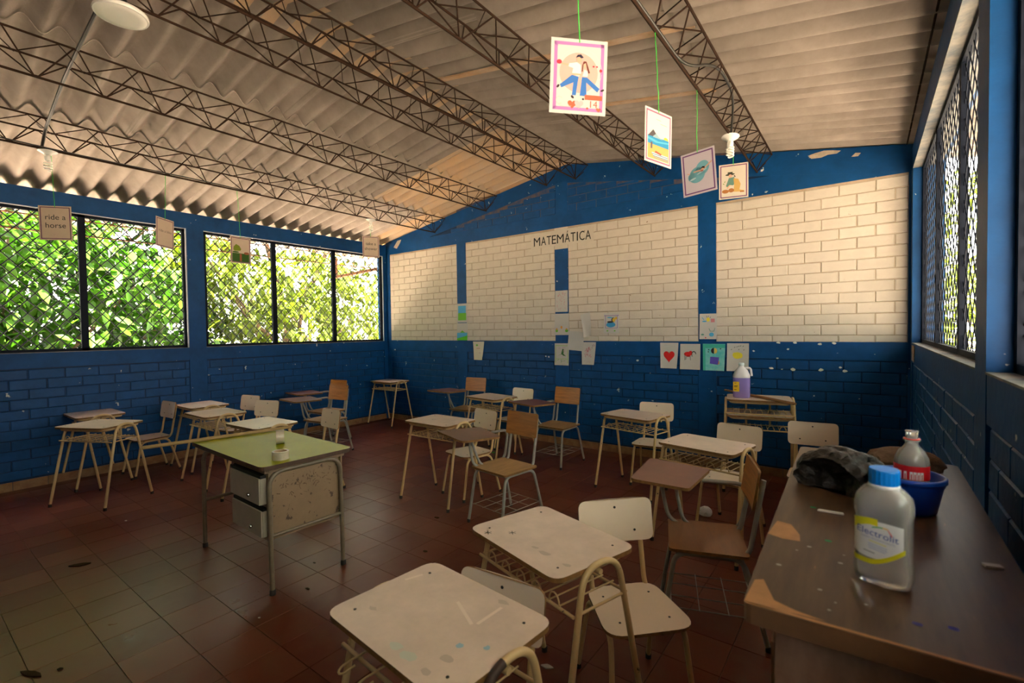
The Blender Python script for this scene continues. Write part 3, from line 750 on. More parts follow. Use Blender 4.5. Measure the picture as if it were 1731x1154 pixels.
MB().box((.055, -.225, .30), (.468, .226, .698)).build('drawer_case', M_deskmetal, td)
for k, (z0, z1, out) in enumerate(((.515, .665, .030), (.325, .475, .022))):
    dr = MB().box((.062, -.235-out, z0), (.455, -.225-out, z1)).box((.445, -.228-out, z0), (.460, -.20, z1)).build('drawer', M_drawer, td)
    MB().box((.060, -.226-out, z1), (.458, -.226, z1+.018)).build('drawer_gap_shade', M_rubber, dr)  # solid dark strip painting the shade in the gap above the drawer
    MB().lathe([(.010, 0), (.013, .006), (.010, .012)], 12, M=Matrix.Rotation(math.pi/2, 4, 'X')).build('drawer_lock', M_chrome, dr, loc=(.33, -.235-out, z0+.04))
# scratches on the end panel
mb = MB(); r = random.Random(3)
for i in range(80):
    y = r.gauss(0.02, .10); z = .60+r.gauss(0, .035)-(.12 if r.random() < .12 else 0)
    if abs(y) > .19 or z > .68: continue
    a = r.uniform(0, 3.1); l = r.uniform(.003, .012); w = r.uniform(.0008, .0022); dy, dz = math.cos(a)*l, math.sin(a)*l; ny, nz = -math.sin(a)*w, math.cos(a)*w
    mb.add([(.4806, y-dy-ny, z-dz-nz), (.4806, y+dy-ny, z+dz-nz), (.4806, y+dy+ny, z+dz+nz), (.4806, y-dy+ny, z-dz+nz)], [(0,1,2,3)])
mb.build('scratches', flat((0.11, 0.06, 0.035)), td)
M_stick = mat('pale_wood_stick', (0.42, 0.27, 0.10), 0.55, noise=0.4, nscale=8, stretch=(1, 1, 6))
a = Vector((-3.775, 1.04, .765)); b = Vector((-3.60, 1.95, .765))
tag(MB().tube([a, a.lerp(b, .5), b], [.012, .013, .011], 8).build('wooden_stick', M_stick), 'pale wooden stick laid across the left end of the teacher desk', 'stick')
M_tape = mat('clear_packing_tape', (0.55, 0.47, 0.33), 0.18, 0.6, noise=0.2, nscale=30)
M_core = mat('cardboard_core', (0.40, 0.27, 0.14), 0.8)
def tape(label, loc, rot, w, R, ri):
    t = thing('tape_roll', label, 'tape', loc); t.rotation_euler = rot
    MB().lathe([(R, 0), (R, w)], 28, cap=False).lathe([(ri+.003, 0), (R, 0)], 28, cap=False).lathe([(R, w), (ri+.003, w)], 28, cap=False).build('tape', M_tape, t)
    MB().lathe([(ri, w), (ri, 0)], 28, cap=False).lathe([(ri+.003, 0), (ri, 0)], 28, cap=False).lathe([(ri, w), (ri+.003, w)], 28, cap=False).build('core', M_core, t)
tape('roll of packing tape lying flat on the desk', (-2.79, 1.44, .752), (0, 0, 0), .048, .046, .036)
tape('roll of packing tape standing on its edge', (-3.16, 1.66, .752+.047), (math.pi/2, 0, math.radians(-28)), .050, .047, .037)

# ------------------------------------------------------------------ cabinet on the right with its things
CZ = 1.07
cab = thing('cabinet', 'long dark wood cabinet with a worn top against the right wall', 'cabinet', (0, 0, 0))
poly = [(-.155, .80), (.215, .815), (.222, 1.955), (-.188, 1.975)]
MB().slab(round_poly(poly, .022, 4), CZ-.030, CZ, 0, 1).build('top', [M_cab, M_cabedge], cab)
body = [(-.115, .845), (.205, .85), (.21, 1.93), (-.15, 1.945)]
MB().slab(body, 0.0, CZ-.030, 0, 0).build('body', M_cabside, cab)
DM = Matrix.Translation((-.115, .845, 0)) @ Matrix.Rotation(math.atan2(.035, 1.1), 4, 'Z')
MB().box((-.009, .03, .08), (.002, .53, .98), M=DM).build('door', M_cabside, cab)
MB().box((-.009, .55, .08), (.002, 1.07, .98), M=DM).build('door', M_cabside, cab)
for ctr, pr_ in (((-.135, .835), [(-.018, -.030), (.012, -.030), (.05, -.022), (.09, -.018), (.05, -.012), (.02, .0), (.008, .03), (-.004, .06), (-.016, .05)]), ((-.135, 1.13), [(-.028, -.03), (.0, -.04), (.03, -.035), (.026, -.0), (.005, .05), (-.022, .055)])):
    MB().add([(ctr[0]+x, ctr[1]+y, CZ+.0006) for x, y in pr_], [tuple(range(len(pr_)))]).build('worn_patch', mat('bare_wood_patch', (0.40, 0.19, 0.07), 0.55, noise=0.3, nscale=30), cab)
MB().add([(-.150, .802, CZ+.0006), (.205, .8165, CZ+.0006), (.205, .8215, CZ+.0006), (-.148, .809, CZ+.0006)], [(0,1,2,3)]).build('worn_rim', mat('bare_wood_patch', (0, 0, 0)), cab)
mb = MB(); r = random.Random(5)
for i in range(10):
    x, y = r.uniform(-.13, .02), r.uniform(.85, 1.1); s_ = r.uniform(.002, .005)
    mb.add([(x+s_*math.cos(k*.9), y+s_*.8*math.sin(k*.9), CZ+.0005) for k in range(7)], [tuple(range(7))])
mb.build('paint_drips', flat((0.35, 0.36, 0.36)), cab)
for x, y, c in ((-.06, 1.13, (0.02, .28, .12)), (-.10, 1.32, (.02, .25, .10)), (.10, .90, (.05, .05, .30)), (.06, .885, (.05, .05, .22))):
    MB().add([(x+.006*math.cos(k*.785)*(1+.3*(k % 2)), y+.005*math.sin(k*.785), CZ+.0005) for k in range(8)], [tuple(range(8))]).build('paint_spot', flat(c), cab)

# electrolyte drink bottle: rounded oblong body, narrow shoulders, blue ribbed cap, printed label
BX, BY = 0.024, 1.0
bt = thing('drink_bottle', 'clear oblong drink bottle with blue cap and white label', 'bottle', (BX, BY, CZ), math.radians(-14))
M_clear = mat('clear_plastic', (0.90, 0.88, 0.84), 0.16, 0.5, trans=0.72); 
def superellipse(a, b, n=36, p=3.0):
    out = []
    for k in range(n):
        t = 2*math.pi*k/n; c, s = math.cos(t), math.sin(t)
        out.append((a*abs(c)**(2/p)*(1 if c >= 0 else -1), b*abs(s)**(2/p)*(1 if s >= 0 else -1)))
    return out
prof = [(.030, .020, .000), (.037, .026, .004), (.0395, .028, .014), (.0395, .028, .034), (.0375, .0265, .040), (.0375, .0265, .112), (.0395, .028, .118), (.0395, .028, .132), (.037, .026, .146), (.028, .022, .158), (.020, .0195, .164), (.0185, .0185, .172)]
mb = MB(); n = 36; v = []
for a, b, z in prof: v += [(x, y, z) for x, y in superellipse(a, b, n, 3.2 if z < .15 else 2.2)]
f = [(i*n+j, i*n+(j+1) % n, (i+1)*n+(j+1) % n, (i+1)*n+j) for i in range(len(prof)-1) for j in range(n)]
mb.add(v, f, 0, True); mb.add(v[:n], [tuple(range(n))[::-1]], 0, False); mb.build('body', M_clear, bt)
cp = MB(); v = []; n = 40
for rr, z in ((.0205, .166), (.0212, .168), (.0212, .188), (.0200, .191)):
    for j in range(n): q = rr-(.0008 if j % 2 and .167 < z < .19 else 0); a = 2*math.pi*j/n; v.append((q*math.cos(a), q*math.sin(a), z))
cp.add(v, [(i*n+j, i*n+(j+1) % n, (i+1)*n+(j+1) % n, (i+1)*n+j) for i in range(3) for j in range(n)], 0, False); cp.add(v[-n:], [tuple(range(n))]); cp.add(v[:n], [tuple(range(n))[::-1]])
cp.build('cap', mat('blue_cap', (0.0, 0.18, 0.62), 0.35, 0.5), bt)
MB().lathe([(.0205, .160), (.0215, .161), (.0215, .165), (.0205, .166)], 24).build('neck_ring', mat('white_ring', (0.8, 0.8, 0.78), 0.4), bt)
lab = MB(); S = superellipse(.0382, .0272, 72, 3.2)
def surf(u, w):                                   # u across the front -1..1, w height: point on the label panel
    u = max(-.985, min(.985, u)); return (.0384*u, -.0274*(1-abs(u)**3.2)**(1/3.2), w)
def wrap(poly, off=1.0):
    return [tuple(np.array(surf(u, w))*np.array([off, off, 1])) for u, w in poly]
def strip(lo, hi, u0, u1, m, name, off, k=18):
    mb = MB(); v = []
    for i in range(k+1):
        u = u0+(u1-u0)*i/k; v += wrap([(u, lo(u)), (u, hi(u))], off)
    mb.add(v, [(2*i, 2*i+2, 2*i+3, 2*i+1) for i in range(k)], 0, True); return mb.build(name, m, bt)
strip(lambda u: .046+.010*(u+.2)**2+.012*max(0, u-.2), lambda u: .108-.006*(u-.1)**2-(.018*max(0, -u-.45) if u < -.45 else 0), -.95, .80, mat('white_label', (0.80, 0.80, 0.80), 0.3), 'label', 1.004)
M_yel = mat('label_yellow', (0.75, 0.70, 0.02), 0.35)
strip(lambda u: .036+.022*max(0, u+.3)**1.5, lambda u: .044+.022*max(0, u+.3)**1.5, -.98, .85, M_yel, 'label_band', 1.008)
strip(lambda u: .105-.016*(u+.25)**2*1.6-.004, lambda u: .112-.012*(u+.25)**2, -.98, -.05, M_yel, 'label_band', 1.008)
def wrap_text(txt, size, u_scale, uc, wc, m, name, slant=0.0):
    me = text_mesh(txt, size, m)
    for vv in me.vertices:
        u = uc+vv.co.x*u_scale; w = wc+vv.co.y+slant*vv.co.x
        p = np.array(surf(u, w))*np.array([1.035, 1.035, 1]); vv.co = p
    link(name, me, bt)
wrap_text('Electrolit', .0150, 26, -.08, .083, mat('label_blue', (0.03, 0.08, 0.36), 0.4), 'lettering', -.12)
wrap_text('SUERO REHIDRATANTE', .0042, 26, -.05, .077, mat('label_grey', (0.35, 0.38, 0.5), 0.4), 'small_lettering', -.12)
strip(lambda u: .0985-.02*(u-.1)**2, lambda u: .1005-.02*(u-.1)**2, -.25, .12, flat((.10, .45, .10)), 'label_swoosh', 1.012, 8)
strip(lambda u: .0985-.02*(u-.1)**2, lambda u: .1010-.02*(u-.1)**2, .12, .30, flat((.80, .55, .20)), 'label_swoosh', 1.012, 6)
strip(lambda u: .0965-.07*(u-.3), lambda u: .0995-.06*(u-.3), .30, .44, flat((.75, .20, .20)), 'label_swoosh', 1.012, 6)
for k, (w0, u0, u1, c) in enumerate(((.072, -.35, .25, (.75, .72, .25)), (.067, -.38, .28, (.5, .55, .7)), (.0635, -.38, .28, (.5, .55, .7)), (.060, -.36, .22, (.5, .55, .7)), (.053, -.55, -.15, (.3, .3, .3)))):
    strip(lambda u, w0=w0: w0-.006*u, lambda u, w0=w0: w0+.0016-.006*u, u0, u1, flat(c), 'label_print', 1.012, 8)

# blue bowl and the cola bottle standing in it
bw_ = thing('plastic_bowl', 'round blue plastic bowl behind the drink bottle', 'bowl', (.078, 1.43, CZ))
MB().lathe([(.046, 0), (.052, .004), (.063, .060), (.066, .066), (.066, .072), (.070, .073), (.070, .082), (.067, .084), (.063, .083), (.060, .060), (.048, .008), (.001, .007)], 36, cap=False).add([(.05*math.cos(2*math.pi*k/36), .05*math.sin(2*math.pi*k/36), 0) for k in range(36)], [tuple(range(36))[::-1]]).build('bowl', mat('blue_plastic', (0.005, 0.06, 0.42), 0.3, 0.5), bw_)
ck = thing('soda_bottle', 'small clear soda bottle with red label standing in the blue bowl', 'bottle', (.085, 1.440, CZ+.0085))
MB().lathe([(.024, 0), (.031, .006), (.033, .020), (.033, .060), (.0325, .064), (.0325, .095), (.033, .099), (.031, .112), (.024, .128), (.0155, .138), (.0125, .143), (.0125, .150), (.0165, .151), (.0165, .1535), (.0125, .154)], 28).build('body', M_clear, ck)
MB().lathe([(.0328, .066), (.0331, .067), (.0331, .0965), (.0328, .0975)], 28, cap=False).build('label', mat('red_label', (0.62, 0.012, 0.02), 0.35), ck)
M_wl = flat((.82, .80, .78)); mb = MB()
for a0 in (-2.35, -2.05, -1.72, -1.52, -1.32, -1.12):
    for da in (0, .11):
        v = []
        for k in range(2):
            t = a0+da+k*.05; v += [(.0336*math.cos(t), .0336*math.sin(t), .067), (.0336*math.cos(t), .0336*math.sin(t), .081-.002*(k == da > 0))]
        mb.add(v, [(0, 2, 3, 1)])
    v = []
    for k in range(5): t = a0+k*.04; v += [(.0336*math.cos(t), .0336*math.sin(t), .080), (.0336*math.cos(t), .0336*math.sin(t), .085)]
    mb.add(v, [(2*k, 2*k+2, 2*k+3, 2*k+1) for k in range(4)])
mb.build('label_lettering', M_wl, ck)
MB().lathe([(.0125, .1545), (.0158, .1545), (.0158, .1565), (.0125, .1565)], 24).build('tamper_ring', mat('red_ring', (0.65, 0.03, 0.02), 0.35), ck)
MB().lathe([(.0118, .156), (.0118, .170), (.0128, .171), (.0128, .174), (.0105, .174)], 24).build('neck_thread', M_clear, ck)

# crumpled black bag and a scrap of cloth
def crumple(name, label, cat, c, rad, m, amp, seed, sub=4, opening=None):
    bm = bmesh.new(); bmesh.ops.create_icosphere(bm, subdivisions=sub, radius=1); r = np.random.default_rng(seed)
    D = r.normal(size=(26, 3)); D /= np.linalg.norm(D, axis=1)[:, None]; F = r.uniform(2, 9, 26); A = r.uniform(.3, 1, 26)
    for v in bm.verts:
        p = np.array(v.co); q = sum(A[i]*abs(math.sin(F[i]*(p @ D[i])+i)) for i in range(26))/26
        k = 1+amp*(q*2-1)
        p = p*k
        if opening is not None:
            o = np.array(opening); o = o/np.linalg.norm(o); d = p @ o
            if d > .55: p = p-o*(d-.55)*2.1
        z = max(p[2], -.42)*rad[2]
        v.co = (p[0]*rad[0], p[1]*rad[1], z+.42*rad[2])
    me = bpy.data.meshes.new(name); bm.to_mesh(me); bm.free(); me.materials.append(m)
    o = link(name, me, None, loc=c)
    return tag(o, label, cat)
M_bag = mat('black_bin_bag', (0.008, 0.007, 0.006), 0.42, 0.25, noise=0.6, nscale=24, col2=(0.022, 0.016, 0.011), bump=1.0, bscale=45)
crumple('plastic_bag', 'crumpled black plastic bag on the dark wood cabinet', 'bag', (-.055, 1.53, CZ), (.120, .125, .082), M_bag, .50, 11, sub=5, opening=(-.40, -.9, -.10))
crumple('cloth', 'crumpled brown cloth behind the black bag', 'cloth', (.09, 1.83, CZ), (.10, .06, .045), mat('brown_cloth', (0.16, 0.10, 0.065), 0.9, 0.1, noise=0.3, nscale=40, bump=.5, bscale=90), .35, 4)
tag(MB().slab([(0, 0), (.03, .004), (.026, .022), (.004, .018)], 0, .012).build('blue_scrap', flat((0.0, .25, .55)), None, loc=(.155, 1.88, CZ)), 'tiny bright blue plastic scrap behind the cloth', 'scrap')
tag(MB().slab([(0, 0), (.05, .006), (.048, .014), (.002, .01)], 0, .003).build('paper_scrap', M_paper, None, loc=(-.09, 1.30, CZ)), 'thin white scrap lying on the cabinet before the black bag', 'scrap')
tag(MB().slab([(0, 0), (.024, .008), (.02, .02), (-.004, .013)], 0, .004).build('plastic_scrap', mat('dull_plastic', (.3, .28, .26), .3), None, loc=(.17, 1.16, CZ)), 'small grey plastic scrap at the wall side of the cabinet', 'scrap')

# purple cleaner jug and stick on the stacked desks
SZ = 0.842
jg = thing('cleaner_jug', 'plastic jug of purple cleaner with yellow label on the stacked desks', 'jug', (-.935, 4.835, SZ), math.radians(12))
def oblong(profile, m, name, parent, n=32, p=3.5):
    mb = MB(); v = []
    for a, b, z in profile: v += [(x, y, z) for x, y in superellipse(a, b, n, p)]
    mb.add(v, [(i*n+j, i*n+(j+1) % n, (i+1)*n+(j+1) % n, (i+1)*n+j) for i in range(len(profile)-1) for j in range(n)], 0, True)
    mb.add(v[:n], [tuple(range(n))[::-1]]); mb.add(v[-n:], [tuple(range(n))]); return mb.build(name, m, parent)
oblong([(.066, .066, 0), (.073, .073, .006), (.073, .073, .185)], mat('purple_liquid', (0.26, 0.20, 0.52), 0.25, 0.5), 'body', jg)
oblong([(.0735, .0735, .185), (.072, .072, .205), (.055, .055, .245), (.030, .030, .275), (.022, .022, .285), (.022, .022, .30)], mat('milky_plastic', (0.62, 0.60, 0.62), 0.3, 0.5), 'shoulder', jg, p=2.6)
MB().lathe([(.022, .295), (.024, .296), (.024, .318), (.021, .320)], 20).build('cap', mat('pale_cap', (.55, .62, .60), .3), jg)
MB().tube(fillet([(.03, 0, .27), (.075, 0, .275), (.085, 0, .20)], .03, 5), .010, 8).build('handle', mat('milky_plastic', (0, 0, 0)), jg)
MB().box((-.071, -.0746, .06), (-.020, -.0738, .15)).build('label', flat((.72, .45, .02)), jg)
mb = MB()
for z, w in ((.135, .018), (.11, .030), (.10, .026), (.075, .02)): mb.box((-.062, -.0752, z), (-.062+w, -.0746, z+.006))
mb.build('label_print', flat((.12, .07, .03)), jg)
tag(MB().tube([(-1.16, 5.20, SZ+.012), (-.80, 4.86, SZ+.012), (-.47, 4.555, SZ+.012)], [.011, .0125, .011], 8).build('broom_handle', mat('brown_wood_rod', (.30, .14, .045), .5, noise=.4, nscale=9)), 'brown wooden rod lying across the upper stacked desk', 'stick')

# things on the floor
crumple('paper_ball', 'crumpled white paper ball on the floor behind the wooden tablet chair', 'paper ball', (-1.03, 3.95, 0), (.055, .048, .050), mat('crumpled_paper', (.75, .74, .72), .5, bump=.6, bscale=60, noise=.1), .3, 8, sub=3)
M_dead = mat('dead_leaf', (0.035, 0.02, 0.010), 0.95, 0.05)
def floor_bit(name, label, cat, px, m, s=1.0, rot=0, long=1.0):
    p = on_z(*px); r = random.Random(px[0]); pts = [(s*.03*long*math.cos(k*.785)*r.uniform(.6, 1.1), s*.016*math.sin(k*.785)*r.uniform(.6, 1.1)) for k in range(8)]
    tag(MB().slab(pts, 0.0005, .003*s+.002).build(name, m, None, loc=(p[0], p[1], 0), rot=(0, 0, rot)), label, cat)
floor_bit('dead_leaf', 'long dark dead leaf on the floor at the left', 'leaf', (137, 955), M_dead, 1.5, .9, 1.4)
floor_bit('dead_leaf', 'dark curled leaf at the bottom left corner of the floor', 'leaf', (52, 1140), M_dead, 1.3, .4, 1.5)
floor_bit('dead_leaf', 'small dark leaf beside the leftmost desk on the floor near the photo corner', 'leaf', (102, 1131), M_dead, .6, .4)
floor_bit('dead_leaf', 'small brown leaf on the floor by the central desk foot', 'leaf', (739, 875), M_dead, .9, .2)
floor_bit('dead_leaf', 'tiny leaf on the floor between teacher desk and second desk', 'leaf', (719, 932), M_dead, .7, .2)
floor_bit('dead_leaf', 'tiny dark leaf on the floor before the teacher desk feet', 'leaf', (520, 995), M_dead, .5, .2)
floor_bit('dead_leaf', 'tiny dark crumb on the floor beside the teacher desk foot', 'leaf', (531, 951), M_dead, .4, .2)
floor_bit('green_scrap', 'small bright green scrap on the floor under the small desk', 'scrap', (834, 765), flat((.02, .35, .05)), .9, 0)
floor_bit('paper_scrap', 'small white paper scrap on the floor beside the leftmost desk', 'scrap', (213, 880), M_paper, .5, .3)
floor_bit('paper_scrap', 'tiny white scrap on the floor near the teacher desk front foot', 'scrap', (438, 1044), M_paper, .3, .3)
floor_bit('plastic_wrapper', 'clear crumpled wrapper on the floor right of the nearest chair', 'scrap', (924, 1127), mat('clear_wrapper', (.45, .42, .38), .2), 1.0, .3, 1.2)
for px in ((60, 843), (10, 849), (152, 846)): pass
# ------------------------------------------------------------------ lettering on the white wall
lt = thing('wall_lettering', 'black letters MATEMÁTICA on the white part of the back wall', 'lettering', (0, YB-.004, 0))
M_ink = flat((.012, .012, .012))
pa, pb = on_y(902, 417, YB), on_y(1000, 404, YB); word = 'MATEMÁTICA'
widths = {'M': 1.25, 'A': .95, 'T': .85, 'E': .78, 'Á': .95, 'I': .45, 'C': .9}; tot = sum(widths[c] for c in word); X = pa[0]; WW = pb[0]-pa[0]
MB().box((pa[0]-.04, YB-.0035, pa[2]-.03), (pb[0]+.03, YB-.002, pa[2]+.165)).build('backing_strip', M_white, lt, loc=(0, -YB+.004, 0))
for c in word:
    w = widths[c]/tot*WW; me = text_mesh(c, .165, M_ink, extrude=.0006)
    xs_ = [v.co.x for v in me.vertices]; sc = min(1.0, (w*.86)/(max(xs_)-min(xs_))); cx = (max(xs_)+min(xs_))/2
    link('letter', me, lt, loc=(X+w/2-cx*sc, -.0008, pa[2]), rot=(math.pi/2, 0, 0), scale=(sc, 1, 1)); X += w

# ------------------------------------------------------------------ printed pictures: polygons in a unit card (x right, y up, 0..1)
def ell(cx, cy, a, b, n=20, rot=0, t0=0, t1=2*math.pi):
    out = []
    for k in range(n+(0 if t1-t0 > 6.2 else 1)):
        t = t0+(t1-t0)*k/n; x, y = a*math.cos(t), b*math.sin(t); out.append((cx+x*math.cos(rot)-y*math.sin(rot), cy+x*math.sin(rot)+y*math.cos(rot)))
    return out
def rect(x0, y0, x1, y1): return [(x0, y0), (x1, y0), (x1, y1), (x0, y1)]
def line(x0, y0, x1, y1, w=.012):
    dx, dy = x1-x0, y1-y0; l = math.hypot(dx, dy); nx, ny = -dy/l*w/2, dx/l*w/2; return [(x0+nx, y0+ny), (x0-nx, y0-ny), (x1-nx, y1-ny), (x1+nx, y1+ny)]
def heart(cx, cy, s, n=24):
    out = []
    for k in range(n):
        t = 2*math.pi*k/n; out.append((cx+s*16*math.sin(t)**3/17, cy+s*(13*math.cos(t)-5*math.cos(2*t)-2*math.cos(3*t)-math.cos(4*t))/17*.78))
    return out
def arc_line(cx, cy, a, b, t0, t1, w=.012, n=10):
    t1 = min(t1, t0+6.19); o = ell(cx, cy, a+w/2, b+w/2, n, 0, t0, t1); i = ell(cx, cy, a-w/2, b-w/2, n, 0, t0, t1); return [[o[k], o[k+1], i[k+1], i[k]] for k in range(n)]
def picture(parent, shapes, w, h, surf_=None, name='printed_picture', base=.0006):
    """shapes: list of (colour, polygon or list of polygons); front of the card faces local -y"""
    mb = MB(); mats = []; lay = 0
    for c, poly in shapes:
        polys = poly if isinstance(poly[0][0], (list, tuple)) else [poly]
        m = flat(c)
        if m not in mats: mats.append(m)
        lay += 1
        for p in polys:
            v = []
            for x, y in p:
                X_, Z_ = (x-.5)*w, (y-.5)*h; d = (surf_(x, y) if surf_ else 0)+base+lay*.00012; v.append((X_, -d, Z_))
            mb.add(v, [tuple(range(len(v)))], mats.index(m))
    return mb.build(name, mats, parent)
PUR = (.50, .20, .46); DPUR = (.20, .06, .16); SKIN = (.78, .45, .30); INK = (.02, .02, .025)
def frame_shapes(c, m=.045, t=.045):
    mx = m*1.28; tx = t*1.28
    return [(c, [rect(mx, m, mx+tx, 1-m), rect(1-mx-tx, m, 1-mx, 1-m), rect(mx, m, 1-mx, m+t), rect(mx, 1-m-t, 1-mx, 1-m)])]
M_string = mat('green_twine', (0.04, 0.52, 0.05), 0.7)
CARD_W, CARD_H = .216, .279
def card(name, label, top_pt, ctr, yaw_deg, shapes, roll=0.0, texts=(), paper=None, tilt=0.0):
    """hanging card: ctr = world centre, yaw 0 faces the camera"""
    base = math.atan2(ctr[0], ctr[1])            # bearing from the camera, clockwise from +y
    t = thing('hanging_card', label, 'card', ctr, -base+math.radians(yaw_deg), 'picture cards hanging on green twine')
    t.rotation_euler = (tilt, roll, -base+math.radians(yaw_deg))
    MB().box((-CARD_W/2, -.0004, -CARD_H/2), (CARD_W/2, .0004, CARD_H/2)).build('card_sheet', paper or mat('card_paper', (.46, .44, .41), .6), t)
    picture(t, [(tuple(v*.68 for v in c_), p_) for c_, p_ in shapes], CARD_W, CARD_H)
    for txt, size, x, y, c in texts:
        me = text_mesh(txt, size, flat(c)); link('lettering', me, t, loc=((x-.5)*CARD_W, -.0016, (y-.5)*CARD_H), rot=(math.pi/2, 0, 0))
    bpy.context.view_layer.update()
    R_ = t.matrix_world.inverted(); a = R_ @ Vector(top_pt); b = Vector((0, -.001, CARD_H/2-.012)); pts = [a.lerp(b, k/8)+Vector((random.uniform(-.002, .002), random.uniform(-.002, .002), 0)) for k in range(9)]
    pts[0] = a; pts[-1] = b
    MB().tube(pts, .0020, 5).build('twine', M_string, t)
    return t
def ctr_from(px, depth):
    d = ray(*px); return Vector(np.array([0, 0, CAMH])+d*depth)
FX = -0.87; FZ = roof_z(FX)-.255
AX = -5.33; AZ = roof_z(AX)-.255
M_card = mat('tan_card', (.62, .47, .34), .6, noise=.05)
love = frame_shapes((.55, .22, .52))+[
 ((.80, .45, .38), ell(.50, .55, .34, .27, 32)), ((.80, .72, .66), arc_line(.52, .58, .39, .30, 0, 6.283, .006, 36)),
 ((.05, .19, .55), [(.38, .52), (.50, .50), (.46, .25), (.39, .25), (.41, .42), (.20, .34), (.17, .38)]), ((.05, .19, .55), [(.56, .50), (.65, .50), (.88, .36), (.84, .31), (.64, .43), (.65, .25), (.53, .25)]),
 ((.85, .82, .78), [(.38, .53), (.50, .50), (.54, .53), (.53, .66), (.46, .69), (.33, .67), (.31, .63), (.40, .61)]), ((.85, .82, .78), [(.57, .51), (.66, .51), (.66, .58), (.60, .60)]),
 (SKIN, [ell(.50, .73, .045, .038), line(.38, .53, .55, .53, .025), line(.32, .645, .16, .665, .02), ell(.60, .655, .034, .038)]), ((.03, .03, .06), [(.44, .75), (.47, .79), (.53, .80), (.58, .76), (.54, .745), (.50, .765)]),
 ((.16, .04, .03), [(.56, .66), (.58, .71), (.63, .71), (.66, .65), (.70, .56), (.67, .55), (.64, .62), (.62, .69), (.58, .67), (.57, .57), (.55, .57)]),
 ((.62, .05, .08), [ell(.15, .68, .045, .03), ell(.89, .60, .025, .022), ell(.76, .65, .02, .012), ell(.82, .65, .018, .012)]),
 ((.05, .03, .03), [ell(.14, .355, .03, .018, rot=.7), ell(.40, .225, .03, .018, rot=-.5), ell(.59, .205, .02, .014), ell(.93, .34, .035, .014, rot=.3)]),
 ((.85, .14, .07), [heart(.40, .13, .085), rect(.62, .20, .93, .265), heart(.87, .075, .045), ell(.67, .085, .02, .015)]), ((.85, .50, .48), heart(.52, .135, .085)),
 ((.80, .55, .40), arc_line(.17, .17, .06, .05, .5, 5.5, .006)+arc_line(.28, .12, .12, .03, 3.4, 5.8, .006))]
card('x', 'hanging card with a couple in blue trousers, hearts and the number 14', (FX, 1.60, FZ), ctr_from((978, 130), 1.80), 14, love, math.radians(2.6), [('14', .036, .77, .10, (.80, .10, .06)), ('Febrero', .013, .775, .218, (.85, .8, .75))])
beach = frame_shapes((.38, .13, .22), .035, .03)+[((.03, .28, .50), rect(.11, .34, .89, .50)), ((.10, .45, .62), [(.11, .42), (.4, .39), (.89, .44), (.89, .47), (.5, .43), (.11, .46)]), ((.70, .42, .12), rect(.11, .08, .89, .345)), ((.10, .08, .08), [(.11, .48), (.30, .62), (.34, .60), (.48, .50)]), ((.30, .42, .45), [(.30, .50), (.42, .56), (.50, .52), (.66, .48), (.3, .48)]), ((.85, .55, .05), ell(.78, .50, .09, .05, 20, 0, 0, math.pi)),
 ((.08, .22, .40), [rect(.25, .165, .85, .18), rect(.30, .13, .87, .145), rect(.35, .10, .88, .112)]), ((.85, .85, .82), [rect(.26, .18, .86, .195), rect(.30, .145, .86, .16)]), ((.60, .10, .06), [(.35, .20), (.60, .18), (.62, .21), (.40, .24)]), ((.12, .10, .12), [ell(.24, .36, .035, .02), rect(.21, .26, .27, .35)]), ((.6, .55, .2), [rect(.40, .82, .58, .828), rect(.55, .76, .80, .768)])]
card('x', 'hanging card with a beach, blue sea and mountain', (FX, 2.43, FZ), ctr_from((1113, 233), 2.50), 52, beach, math.radians(2))
swim = frame_shapes((.20, .07, .22), .04, .028)+[((.22, .52, .60), [ell(.45, .45, .24, .18, 24, .2), ell(.62, .58, .20, .16, 24, .3), ell(.30, .42, .12, .10)]), ((.50, .72, .76), [ell(.32, .37, .10, .02, 12, .2), ell(.60, .50, .16, .015, 12, .3)]), (SKIN, [line(.60, .52, .90, .68, .03), line(.35, .53, .58, .53, .03), ell(.62, .545, .045, .03), line(.16, .53, .24, .50, .02)]), ((.03, .02, .02), [(.56, .57), (.62, .61), (.69, .60), (.68, .55), (.64, .57)]), ((.55, .10, .08), ell(.60, .51, .045, .012))]
card('x', 'hanging card with a swimmer in a pale blue pool', (FX, 3.175, FZ), ctr_from((1181, 291), 3.08), -20, swim, math.radians(-4), paper=mat('lilac_paper', (.46, .40, .44), .6))
hat = frame_shapes((.22, .06, .18), .035, .028)+[((.07, .07, .05), [ell(.38, .70, .16, .03, 16, .05), rect(.30, .70, .47, .77)]), (SKIN, [ell(.39, .655, .06, .05), line(.44, .50, .28, .30, .05)]), ((.15, .30, .24), [(.34, .60), (.52, .62), (.58, .45), (.48, .38), (.36, .40), (.28, .34), (.24, .38)]), ((.68, .42, .12), [(.50, .58), (.66, .55), (.74, .40), (.70, .24), (.84, .21), (.84, .17), (.50, .19), (.52, .38)]), ((.45, .18, .05), [ell(.22, .22, .12, .055), ell(.42, .24, .10, .06), rect(.72, .16, .86, .20)]), ((.06, .03, .02), [line(.52, .66, .56, .62, .03)]), ((.2, .35, .05), [ell(.2, .5, .03, .012, rot=.8), ell(.16, .44, .03, .012, rot=-.5)])]
card('x', 'hanging card with a gardener in a hat below the right bulb', (FX, 4.14, FZ-.03), ctr_from((1240, 306), 3.88), 2, hat, 0, paper=mat('cream_paper', (.50, .44, .35), .6))
fr2 = lambda: frame_shapes(DPUR, .035, .022)
card('x', 'hanging card reading ride a horse', (AX, .93, AZ), ctr_from((94, 377), 3.92), -24, fr2(), math.radians(-1), [('ride a', .060, .5, .60, INK), ('horse', .060, .5, .36, INK), ('-  --', .02, .4, .14, (.35, .26, .2))], paper=M_card)
